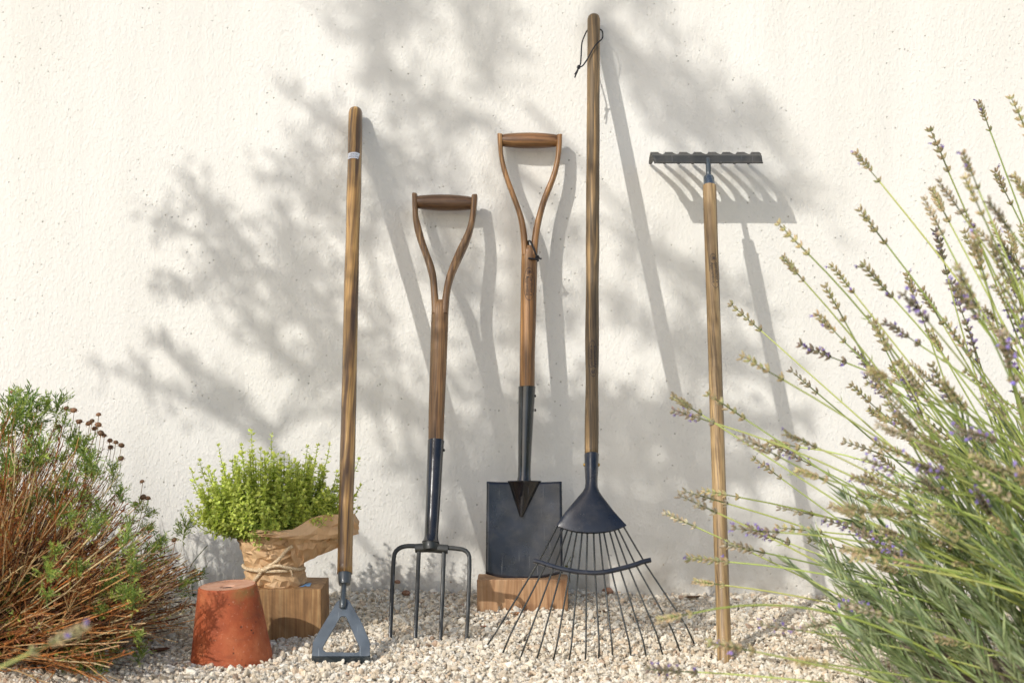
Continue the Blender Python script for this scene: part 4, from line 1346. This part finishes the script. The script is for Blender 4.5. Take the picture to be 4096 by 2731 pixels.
for (px, py, dd, s) in ((40, 1620, .33, 1.6), (90, 1640, .35, 1.7), (130, 1660, .34, 1.7), (60, 1690, .37, 1.7), (110, 1720, .38, 1.5), (20, 1720, .38, 1.5), (180, 1640, .32, 1.4), (230, 1640, .3, 1.3), (160, 1830, .44, 1.5), (120, 1850, .44, 1.4), (20, 1860, .46, 1.5), (10, 1960, .46, 1.4), (200, 1990, .45, 1.3), (370, 1900, .40, 1.3), (330, 1790, .36, 1.3), (310, 1810, .36, 1.2), (230, 2080, .46, 1.3), (400, 2060, .40, 1.1), (560, 2030, .3, 1.0), (600, 2230, .36, 1.3), (520, 2240, .40, 1.2), (740, 2110, .22, 1.1), (730, 2140, .22, 1.0), (330, 2410, .47, 1.2), (390, 2420, .47, 1.3), (310, 2430, .46, 1.1), (130, 2370, .5, 1.6), (20, 2390, .5, 1.6), (30, 2430, .5, 1.3), (60, 2530, .53, 1.5), (180, 2540, .52, 1.2), (350, 2590, .51, 1.3), (330, 2640, .52, 1.5), (390, 2690, .53, 1.4), (290, 2700, .54, 1.5), (440, 2610, .5, 1.2), (560, 2630, .48, 1.0), (640, 2190, .33, 1.1), (480, 1990, .36, 1.1), (270, 1930, .43, 1.3), (350, 1870, .4, 1.3), (450, 1890, .35, 1.0)):
    p = P(px, py, dd); p.z = max(p.z, .012)
    place(random.choice(tufts_src), shrub, p, Vector((random.uniform(-.2, .6), -.5, 1)), scale=s * 1.12)
for (px, py) in ((268, 1640), (296, 1650), (310, 1690), (320, 1695), (395, 1665), (358, 1700), (368, 1690), (392, 1708), (380, 1722), (402, 1740), (417, 1748), (440, 1768), (462, 1775), (484, 1790), (444, 1795), (485, 1840), (265, 1640), (237, 1715), (15, 1708), (52, 1575), (570, 1930), (575, 1995), (590, 2000), (460, 2255), (700, 2165), (540, 2020), (350, 1980)):
    dd = random.uniform(.26, .36)
    p = P(px, py, dd)
    h_ = place(random.choice(heads_src), shrub, p, Vector((random.uniform(-.4, .4), random.uniform(-.5, .1), 1)), scale=random.uniform(.75, 1.3))
    v_, f_ = tube(bez(p + Vector((-.02, 0, -.06)) + rv(.008), p + Vector((-.002, 0, -.025)), p, 5), .0005, 3, cap=False)
    mb = MB(); mb.add(v_, f_, jit((0.34, 0.20, 0.09), .25)); mb.obj('seed_stalk', M['dry'], shrub, fix=False)

# ------------------------------------------------------------------ lavender on the right
LC = Vector((0.63, -0.72, 0))
lav = thing('lavender_bush', 'large lavender bush with long flower stalks leaning in from the right', 'lavender', LC)
spike_src = []
def make_spike(kind, nwh, L, gap):
    mb = MB()
    tan = {'tan': ((0.80, 0.68, 0.44), (0.62, 0.68, 0.32)), 'pale': ((0.78, 0.72, 0.55), (0.66, 0.62, 0.42)), 'purple': ((0.44, 0.38, 0.36), (0.40, 0.40, 0.24)), 'grey': ((0.64, 0.52, 0.34), (0.47, 0.53, 0.25))}[kind]
    v_, f_ = tube([Vector((0, 0, 0)), Vector((0.0006, 0, L * .5)), Vector((0, 0, L))], [.0009, .0008, .0004], 4, cap=False); mb.add(v_, f_, (0.20, 0.23, 0.08))
    zs = [0.0] + [L * (gap + (1 - gap) * j / (nwh - 2)) for j in range(nwh - 1)]
    for j, z in enumerate(zs):
        nb = random.randint(6, 9) if j < nwh - 2 else 5
        ph = random.uniform(0, 6)
        for k in range(nb):
            if random.random() < .13: continue
            a = ph + 2 * math.pi * k / nb + random.uniform(-.25, .25)
            out = Vector((math.cos(a), math.sin(a), 0))
            c = jit(mixc(tan[0], tan[1], random.random()), .22)
            ln = random.uniform(.0062, .0090)
            bud(mb, Vector((0, 0, z)) + out * .0006, out * random.uniform(.55, .95) + Vector((0, 0, random.uniform(.75, 1.2))), ln, .0026, c, jit(mixc(c, (0.42, 0.24, 0.13), .45), .15))
            if kind == 'purple' and random.random() < .24 or kind == 'grey' and random.random() < .05:
                p = Vector((0, 0, z)) + (out * .8 + Vector((0, 0, 1))).normalized() * ln
                pc = jit((0.42, 0.32, 0.70), .2)
                for m_ in range(5):
                    leaf(mb, p, out + rv(.9), Vector((0, 0, 1)), .0042, .0030, pc)
    for s in (1, -1):
        leaf(mb, Vector((0, 0, -.001)), Vector((s, .2, .8)), Vector((0, 0, 1)), .005, .0022, (0.26, 0.27, 0.13))
    return proto('flower_spike', mb, M['lav_spike'])
for kind, cnt in (('tan', 4), ('grey', 3), ('pale', 3), ('purple', 3)):
    spike_src.append([make_spike(kind, random.randint(6, 8), random.uniform(.036, .052), random.uniform(.22, .38)) for _ in range(cnt)])
shoot_src = []
def add_leaves(mb, path, n0, n1, n, L, W, spread=0.55):
    dense = interp(path, n)
    for i in range(n):
        t = i / (n - 1)
        if t < n0 or t > n1: continue
        p = Vector(dense[i]); d = (Vector(dense[min(i + 1, n - 1)]) - Vector(dense[max(i - 1, 0)])).normalized()
        a = d.cross(Vector((math.cos(i * 1.57), math.sin(i * 1.57), .12))).normalized()
        for s in (1, -1):
            c = jit(mixc((0.14, 0.22, 0.06), (0.52, 0.60, 0.34), random.random()), .2)
            ll = L * random.uniform(.7, 1.15)
            dr = (a * s * spread + d).normalized()
            w = W
            side = dr.cross(d)
            side = side.normalized() if side.length > 1e-4 else a
            p1 = p + dr * ll * .5 + d * ll * .04; p2 = p + dr * ll + d * ll * .14
            u = side.cross(dr)
            mb.add([p + side * w * .2, p - side * w * .2, p1 + side * w * .5, p1 - side * w * .5 + u * w * .15, p2], [(0, 1, 3, 2), (2, 3, 4)], c)
for vv in range(7):
    mb = MB()
    L = random.uniform(.10, .17)
    path = bez(Vector((0, 0, 0)), Vector((random.uniform(-.012, .012), random.uniform(-.012, .012), L * .5)), Vector((random.uniform(-.02, .02), random.uniform(-.02, .02), L)), 10)
    v_, f_ = tube(path, [.0011 * (1 - .05 * k) for k in range(10)], 4, cap=False); mb.add(v_, f_, (0.19, 0.22, 0.11))
    add_leaves(mb, path, .08, 1.0, int(L / .0075), random.uniform(.030, .042), .0034, .5)
    d = (path[-1] - path[-2]).normalized()
    for k in range(5):
        leaf(mb, path[-1] - d * .003, d + rv(.3), rv(), .022, .0022, jit((0.24, 0.30, 0.18), .15))
    shoot_src.append(proto('leafy_shoot', mb, M['lav_leaf']))
# explicit flower stalks read off the photograph (tip x, y, kind, distance from camera)
def C5(x, y): return (2900 + x * .7973, 350 + y * .7973)
def C4(x, y): return (2600 + x * .7213, 1600 + y * .7213)
stalks = []
for x, y, k in ((1245, 80, 'g'), (1430, 95, 't'), (1025, 275, 'g'), (1160, 340, 'g'), (640, 350, 'g'), (1355, 440, 'g'), (1450, 460, 't'), (680, 655, 't'), (1000, 540, 't'), (965, 600, 'w'), (1055, 495, 'w'), (285, 710, 't'), (270, 840, 't'), (505, 915, 'g'), (710, 920, 'g'), (480, 1035, 't'), (890, 965, 'g'), (1190, 480, 't'), (1210, 790, 'g'), (1320, 680, 'g'), (1400, 820, 'g'), (1020, 800, 'p'), (35, 1140, 't'), (120, 1385, 't'), (450, 1290, 'p'), (320, 1450, 'w'), (680, 1210, 't'), (980, 1050, 'g'), (1130, 1040, 'p'), (650, 1360, 'p'), (740, 1250, 't'), (1000, 1250, 't'), (1155, 960, 't'), (1345, 820, 'w'), (1460, 930, 'g'), (1175, 1240, 'p'), (1220, 1420, 'g'), (1060, 1500, 'p'), (870, 1510, 'p'), (910, 1480, 'g'), (1440, 710, 't'), (1330, 1150, 'w'), (1420, 1180, 'p'), (1360, 1340, 'p'), (630, 1530, 't'), (880, 1050, 'p'), (460, 1170, 'g'), (1110, 1210, 'g'), (820, 1180, 'p')):
    stalks.append((*C5(x, y), k))
for x, y, k in ((100, 10, 't'), (170, 50, 'p'), (345, 20, 't'), (665, 190, 't'), (540, 240, 'w'), (740, 170, 'g'), (725, 285, 'p'), (790, 360, 't'), (560, 360, 'g'), (310, 490, 't'), (250, 520, 'w'), (180, 560, 'w'), (75, 650, 'w'), (445, 815, 'w'), (510, 690, 'p'), (590, 750, 'p'), (245, 860, 'g'), (220, 1000, 't'), (730, 590, 'w'), (765, 680, 't'), (1010, 660, 'p'), (1140, 760, 'p'), (1290, 850, 'p'), (1200, 975, 'p'), (1100, 1140, 'p'), (880, 1190, 'w'), (1220, 830, 't'), (900, 780, 'g'), (1000, 590, 't'), (1180, 470, 't'), (20, 1150, 't'), (50, 1510, 'p'), (790, 1470, 't'), (1150, 1190, 'w'), (1940, 930, 't'), (1560, 1310, 'g'), (1880, 60, 't'), (1700, 130, 't'), (1500, 120, 't'), (1300, 110, 'g'), (1600, 300, 'g'), (1830, 300, 't'), (2030, 400, 'g'), (1640, 1380, 't'), (380, 1380, 'g'), (650, 1260, 'p')):
    stalks.append((*C4(x, y), k))
idx = {'t': 0, 'g': 1, 'w': 2, 'p': 3}
def stalk(tip, base, kind, bow, sc=1.0, leaves=True):
    d0 = tip - base
    mid = lerp(base, tip, .5) + Vector((-d0.x * .06, 0, abs(d0.x) * random.uniform(-.06, .22) + bow)) + rv(.042)
    path = bez(base, mid, tip, 16)
    d = (path[-1] - path[-2]).normalized()
    mb = MB()
    c = jit(mixc((0.26, 0.35, 0.07), (0.58, 0.62, 0.20), random.random()), .15)
    v_, f_ = tube(path, [.0017 - .00005 * k for k in range(16)], 5, cap=False); mb.add(v_, f_, c)
    if leaves:
        add_leaves(mb, path, .12, random.uniform(.35, .55), 20, .036, .0036, .42)
        for t in (.72, .86):
            i = int(t * 15); dd = (path[i + 1] - path[i]).normalized()
            if random.random() < .5:
                for s in (1, -1): leaf(mb, path[i], dd + dd.cross(Vector((0, 1, .2))).normalized() * s * .7, rv(), .010, .0020, jit((0.27, .32, .12), .2))
    st = mb.obj('flower_stalk', M['lav_stem'], lav, smooth=True, fix=False)
    place(random.choice(spike_src[idx[kind]]), st, path[-1], d, scale=sc)
random.seed(23)
for (px, py, k) in stalks:
    D = random.uniform(1.66, 2.02)
    if px < 2900: D = random.uniform(1.80, 1.98)
    if py > 2350: D = random.uniform(1.55, 1.75)
    if px > 3600 and random.random() < .3: D = random.uniform(1.45, 1.7)
    # the photo pixel is the spike's upper end
    tip = P(px, py, CAM_D - D)
    base = Vector((LC.x + .16 + (tip.x - LC.x) * (random.uniform(.0, .25) if random.random() < .7 else random.uniform(.3, .7)) + random.uniform(-.07, .07), LC.y + (tip.y - LC.y) * .3 + random.uniform(-.08, .08), 0.0))
    dirv = (tip - base).normalized(); dirv = (dirv + Vector((-.15, 0, -.15))).normalized()
    tip = tip - dirv * 0.042
    tip.z = max(tip.z, .02)
    stalk(tip, base, k, random.uniform(-.01, .02), sc=random.uniform(.9, 1.15))
for i in range(150):     # further stalks filling the body of the bush
    D = random.uniform(1.5, 2.05)
    px = random.uniform(3500, 4500); py = random.uniform(900, 2200) if px > 3900 else random.uniform(1500, 2300)
    tip = P(px, py, CAM_D - D)
    base = Vector((LC.x + .15 + random.uniform(-.10, .16), LC.y + random.uniform(-.15, .15), 0))
    stalk(tip, base, random.choice('tttgggwwp'), random.uniform(-.01, .02), sc=random.uniform(.7, 1.05))
for i in range(235):
    a = random.uniform(0, 6.28); r_ = math.sqrt(random.random())
    ox, oy = math.cos(a) * r_, math.sin(a) * r_
    b = LC + Vector((ox * .23 + .05, oy * .24, 0))
    hz_ = random.random() ** 1.3 * (0.27 - 0.22 * max(0, -ox) ** 1.3)
    b.z = max(0.0, hz_)
    d = Vector((ox * .5 - .5 + random.uniform(-.3, .25), oy * .4 + random.uniform(-.25, .25), 1.0))
    if b.x < .36 and random.random() < .5: continue
    place(random.choice(shoot_src), lav, b, d, scale=random.uniform(.75, 1.15))
wb = MB()
for k in range(14):
    e = LC + Vector((random.uniform(-.22, .22), random.uniform(-.2, .2), random.uniform(.05, .16)))
    v_, f_ = tube(bez(LC + Vector((random.uniform(-.05, .05), random.uniform(-.05, .05), -.01)), lerp(LC, e, .5) + rv(.03), e, 7), [.006 - .0006 * j for j in range(7)], 6); wb.add(v_, f_)
wb.obj('woody_base', M['bark'], lav)

# a stray stalk poking in at the lower left, close to the camera
spr = thing('lavender_sprig', 'single blurred lavender stalk poking in at the lower left corner', 'lavender', Vector((-0.60, -1.40, 0)))
lav_keep = lav; lav = spr
stalk(P(120, 2610, 1.38), Vector((-0.60, -1.40, 0.0)), 'g', .0, sc=1.0, leaves=False)
lav = lav_keep

# ------------------------------------------------------------------ small weed at the foot of the wall
weed = thing('wall_weed', 'spindly dark green weed climbing the wall foot beside the shrub', 'weed', P(770, 2410, 0.03))
mb = MB()
pth = [P(775, 2400, .03), P(770, 2360, .025), P(765, 2310, .02), P(760, 2270, .02), P(790, 2225, .02), P(830, 2180, .022)]
v_, f_ = tube(interp(pth, 20), .0007, 4, cap=False); mb.add(v_, f_, (0.12, 0.15, 0.05))
v_, f_ = tube([P(772, 2400, .03), P(740, 2345, .03), P(690, 2330, .04), P(640, 2300, .05)], .0006, 4, cap=False); mb.add(v_, f_, (0.2, 0.13, 0.05))
mb.obj('stem', M['dry'], weed, fix=False)
for (px, py, s) in ((766, 2320, .013), (768, 2312, .011), (748, 2360, .010), (775, 2385, .012), (735, 2378, .009), (700, 2400, .010), (760, 2268, .008), (690, 2385, .011), (650, 2395, .010), (790, 2388, .009), (720, 2340, .008)):
    mb = MB(); p = P(px, py, .03)
    leaf(mb, p, Vector((random.uniform(-1, 1), -.6, random.uniform(-.2, .5))), Vector((0, -.5, 1)), s, s * .7, jit((0.06, 0.13, 0.045), .2), .1)
    mb.obj('leaf', M['santolina'], weed, fix=False)
weed2 = thing('wall_weed', 'tiny yellowing weed on the wall foot between spade and leaf rake', 'weed', P(2275, 2300, 0.02))
mb = MB()
v_, f_ = tube([P(2280, 2330, .015), P(2276, 2290, .02), P(2268, 2255, .02), P(2284, 2225, .02)], .0006, 4, cap=False); mb.add(v_, f_, (0.22, 0.2, 0.06)); mb.obj('stem', M['dry'], weed2, fix=False)
for (px, py, s) in ((2270, 2262, .009), (2280, 2240, .009), (2262, 2272, .008), (2287, 2228, .007)):
    mb = MB(); leaf(mb, P(px, py, .02), Vector((random.uniform(-1, 1), -.5, random.uniform(-.3, .6))), Vector((0, -1, .5)), s, s * .55, jit((0.22, 0.2, 0.05), .2), .1)
    mb.obj('leaf', M['santolina'], weed2, fix=False)

# ------------------------------------------------------------------ small things lying on the gravel
def ground_at(px, py):
    D = CAM_H * F / (py - CY)
    p = P(px, py, CAM_D - D); p.z = gh(p.x, -p.y) + .004
    return p
for px, py, s, col, lab in ((2062, 2478, .017, (0.50, 0.17, 0.03), 'curled orange dead leaf lying just in front of the sawn timber block'),
                       (2417, 2465, .018, (0.10, 0.05, 0.025), 'dark brown dead leaf lying behind the leaf rake tines'),
                       (640, 2610, .030, (0.13, 0.05, 0.02), 'large rusty crumpled dead leaf on the gravel left of the terracotta pot'),
                       (1934, 2515, .011, (0.32, 0.09, 0.03), 'small red-brown leaf scrap on the gravel between fork and leaf rake'),
                       (2770, 2410, .026, (0.12, 0.07, 0.035), 'dark dead leaf at the wall foot left of the upturned rake')):
    p = ground_at(px, py)
    o = thing('dead_leaf', lab, 'dead leaf', p)
    mb = MB()
    a = random.uniform(-.5, .5); dr = Vector((math.cos(a), math.sin(a), .1))
    n_ = 7; sd = Vector((-math.sin(a), math.cos(a), 0))
    vs_, fs_ = [], []
    for i in range(n_):
        t = i / (n_ - 1); w = math.sin(math.pi * min(1, t * .95 + .03)) * s * .34
        for j in (-1, -.5, 0, .5, 1):
            vs_.append(p + dr * s * (t - .5) + sd * w * j + Vector((0, 0, .35 * w * j * j + .25 * s * (t - .5) ** 2 * 2 + random.uniform(-.0006, .0006))))
    for i in range(n_ - 1):
        for j in range(4): fs_.append((i * 5 + j, i * 5 + j + 1, (i + 1) * 5 + j + 1, (i + 1) * 5 + j))
    mb.add(vs_, fs_, col)
    mb.obj('leaf_blade', M['deadleaf'], o, fix=False)
n = NT('red_stone'); v = n.map()
n.col(n.ramp(n.noise(v, 200, 4), [(.35, (0.22, 0.11, 0.06)), (.65, (0.34, 0.19, 0.12))])); n.set(rough=.85); M['redstone'] = n.m
for px, py, s, lab in ((1626, 2404, .0065, 'reddish brick fragment on the shaded gravel behind the fork tines'), (2432, 2376, .008, 'flat brown stone against the wall foot behind the leaf rake'), (1590, 2330, .0045, 'small orange snail-sized stone stuck at the wall foot left of the fork')):
    p = ground_at(px, max(py, 2392)) if py > 2370 else P(px, py, .01)
    bm = bmesh.new(); bmesh.ops.create_icosphere(bm, subdivisions=2, radius=s)
    for q_ in bm.verts: q_.co = Vector((q_.co.x * 1.2, q_.co.y * .8, q_.co.z * .7)) * (1 + .35 * mnoise.noise(q_.co * (1.2 / s)))
    me = bpy.data.meshes.new('stone'); bm.to_mesh(me); bm.free(); me.materials.append(M['redstone'])
    o = bpy.data.objects.new('red_stone', me); COL.objects.link(o); o.location = p + Vector((0, 0, s * .4))
    tag(o, lab, 'stone')

# ------------------------------------------------------------------ the tree whose boughs shade the wall (stands left of the camera)
random.seed(5)
tree = thing('olive_tree', 'leafy tree standing left of the picture, its boughs dappling the wall with shadow', 'tree', Vector((-2.25, -1.35, 0)))
def WP(x, y, t):
    """where the sun ray to wall point (x, y) [2352-px photo scale] passes, t metres out from the wall"""
    return P(x * 1.74149, y * 1.74149, 0) - SUN_T * t
STROKES = [  # polyline, width, twigs, distance
    ([(1010, -220), (930, 20), (860, 130), (930, 260)], 130, 7, 1.9),
    ([(1000, -60), (850, 40), (730, 60)], 80, 4, 2.0),
    ([(1120, -140), (1110, 60), (1150, 200), (1210, 230)], 110, 5, 2.1),
    ([(900, 180), (1000, 260), (1110, 270)], 80, 4, 1.9),
    ([(960, 420), (850, 340), (780, 293), (691, 234), (621, 182)], 36, 4, 1.35),
    ([(880, 500), (762, 404), (697, 352), (639, 270)], 50, 4, 1.45),
    ([(860, 560), (732, 450), (645, 410), (563, 394)], 64, 6, 1.5),
    ([(900, 930), (760, 770), (703, 674), (645, 586), (586, 498)], 95, 9, 1.55),
    ([(760, 700), (680, 560), (640, 470), (600, 420)], 60, 4, 1.55),
    ([(680, 740), (621, 645), (563, 557), (510, 498), (440, 445), (372, 366)], 36, 4, 1.4),
    ([(560, 640), (498, 574), (410, 527), (352, 469), (293, 460)], 36, 3, 1.4),
    ([(600, 640), (527, 615), (457, 674), (410, 686), (346, 612)], 40, 3, 1.4),
    ([(800, 960), (732, 879), (615, 779), (557, 691), (498, 586)], 62, 6, 1.5),
    ([(640, 980), (527, 896), (457, 850), (398, 820), (338, 750)], 44, 4, 1.45),
    ([(640, 1010), (520, 960), (381, 890), (293, 867), (200, 828)], 46, 4, 1.45),
    ([(900, 760), (830, 700), (762, 640), (730, 590)], 40, 3, 1.5),
    ([(1420, -60), (1500, 40), (1560, 100)], 40, 3, 2.3),
    ([(1380, 20), (1470, 130), (1600, 180), (1740, 240), (1800, 350), (1870, 450), (1925, 545)], 50, 4, 2.2),
    ([(1380, 80), (1480, 200), (1620, 280), (1770, 320)], 110, 6, 2.1),
    ([(1500, 280), (1640, 360), (1780, 420), (1840, 500)], 60, 3, 1.9),
    ([(980, 330), (1010, 480), (1060, 640), (1090, 830)], 110, 6, 1.8),
    ([(860, 330), (900, 460), (960, 640)], 60, 4, 1.6),
    ([(1150, 330), (1170, 520), (1180, 740), (1210, 900)], 80, 5, 1.9),
    ([(1280, 520), (1330, 640), (1300, 800)], 60, 2, 1.9),
    ([(1430, 500), (1540, 600), (1680, 680), (1800, 720)], 70, 5, 1.9),
    ([(1420, 700), (1540, 780), (1700, 840), (1830, 830)], 90, 6, 1.9),
    ([(900, 880), (1150, 940), (1400, 930), (1650, 960), (1880, 940)], 130, 15, 1.6),
    ([(900, 1020), (1100, 1060), (1400, 1050), (1700, 1080), (1900, 1060)], 130, 12, 1.8),
    ([(980, 1180), (1200, 1180), (1500, 1170), (1750, 1200), (1900, 1180)], 130, 12, 1.8),
    ([(1430, 1290), (1550, 1300), (1750, 1310), (1880, 1290)], 110, 10, 1.8),
    ([(980, 1400), (1100, 1420), (1230, 1430)], 90, 15, 1.7),
    ([(1000, 1500), (1110, 1530), (1260, 1575)], 70, 14, 1.7),
    ([(1380, 1420), (1500, 1440), (1650, 1470), (1850, 1480)], 100, 8, 1.7),
    ([(1500, 1560), (1650, 1600), (1850, 1620)], 70, 4, 1.7),
    ([(1180, 1640), (1300, 1680), (1420, 1660)], 46, 3, 1.7),
]
crown = MB(); twigs = MB(); twig_paths = []
OL = ((0.045, 0.075, 0.03), (0.09, 0.12, 0.06))
anchors = []
for pts, w, ntw, t0 in STROKES:
    for k in range(ntw):
        off = random.uniform(-.5, .5) * w
        tt_ = t0 + random.uniform(-.18, .18)
        den = interp(pts, 14)
        path = []
        cut = random.randint(10, 14) if k else 14
        st = 0 if k < 2 else random.randint(0, 5)
        for i in range(st, cut):
            x, y = den[i]
            tx, ty = den[min(i + 1, 13)] - den[max(i - 1, 0)]
            ln = math.hypot(tx, ty) or 1
            tap = 1 - .75 * (i / 13) ** 2
            path.append(WP(x - ty / ln * off * tap + random.uniform(-6, 6), y + tx / ln * off * tap + random.uniform(-6, 6), tt_ - .10 * i / 13))
        v_, f_ = tube(path, [.0035 * (1 - .06 * i) for i in range(len(path))], 4, cap=False); twigs.add(v_, f_)
        twig_paths.append(path)
        L = sum((path[i + 1] - path[i]).length for i in range(len(path) - 1))
        m_ = int(L / .030)
        dn_ = interp(path, m_ + 2)
        for i in range(m_ + 1):
            p = Vector(dn_[i]); d = (Vector(dn_[i + 1]) - p).normalized()
            gap = mnoise.noise(p * 7.0) < -.12
            for s in range(2):                     # short side shoots carrying the leaves
                if random.random() < (.75 if gap else .16): continue
                a = (d * random.uniform(.1, 1.0) + d.cross(rv()).normalized()).normalized()
                ln_ = random.uniform(.015, .055) * (1.15 - .5 * i / (m_ + 1))
                e = p + a * ln_
                twigs.add(*tube([p, e], [.0012, .0008], 3, cap=False))
                for k2 in range(3):
                    leaf(crown, lerp(p, e, .3 + .35 * k2), a + rv(.9), rv(), random.uniform(.018, .032), random.uniform(.007, .011), jit(mixc(OL[0], OL[1], random.random()), .15), .1)
# limbs and trunk: trunk rises left of the frame, limbs arch over and droop
T0 = Vector((-2.25, -1.35, -.05))
tr = MB()
trunk_top = Vector((-2.2, -1.55, 2.75))
tr.add(*tube(bez(T0, Vector((-2.35, -1.3, 1.2)), trunk_top, 14), [.12, .10, .092, .088, .085, .082, .08, .078, .075, .072, .07, .067, .064, .06], 14))
tr.obj('trunk', M['bark'], tree)
hub_pts = []
limbs = MB()
for (hx, hy, ht) in ((800, -900, 1.9), (1000, -620, 2.0), (1380, -560, 2.3), (1150, -520, 2.1)):
    h = WP(hx, hy, ht)
    mid = lerp(trunk_top, h, .5) + Vector((0, 0, .3))
    pth = bez(trunk_top - Vector((0, 0, .05)), mid, h, 10)
    limbs.add(*tube(pth, [.045 - .0034 * i for i in range(10)], 8))
    hub_pts.append(h)
attach = list(hub_pts)
for path in twig_paths:
    a = path[0]
    h = min(attach, key=lambda q_: (q_ - a).length + .6 * max(0, a.z - q_.z))
    limbs.add(*tube(bez(h, lerp(h, a, .5) + Vector((0, 0, .02)), a, 6), [.006 - .0005 * i for i in range(6)], 5, cap=False))
    attach += path[1::2]
limbs.obj('limb', M['bark'], tree)
twigs.obj('twigs', M['bark'], tree, fix=False)
# upper crown above the picture
for k in range(5200):
    h = random.choice(hub_pts + [trunk_top, lerp(trunk_top, hub_pts[1], .5) + Vector((0, 0, .2))])
    p = h + Vector((random.gauss(0, .25), random.gauss(0, .25), random.gauss(0.2, .25)))
    sh = p + SUN_T * (-p.y)            # keep the picture's own patch of wall clear
    if sh.z < 1.05: continue
    leaf(crown, p, rv() + Vector((0, 0, -.2)), rv(), random.uniform(.03, .045), random.uniform(.009, .013), jit(mixc(OL[0], OL[1], random.random()), .15), .1)
crown.obj('crown', M['olive_leaf'], tree, smooth=False, fix=False)
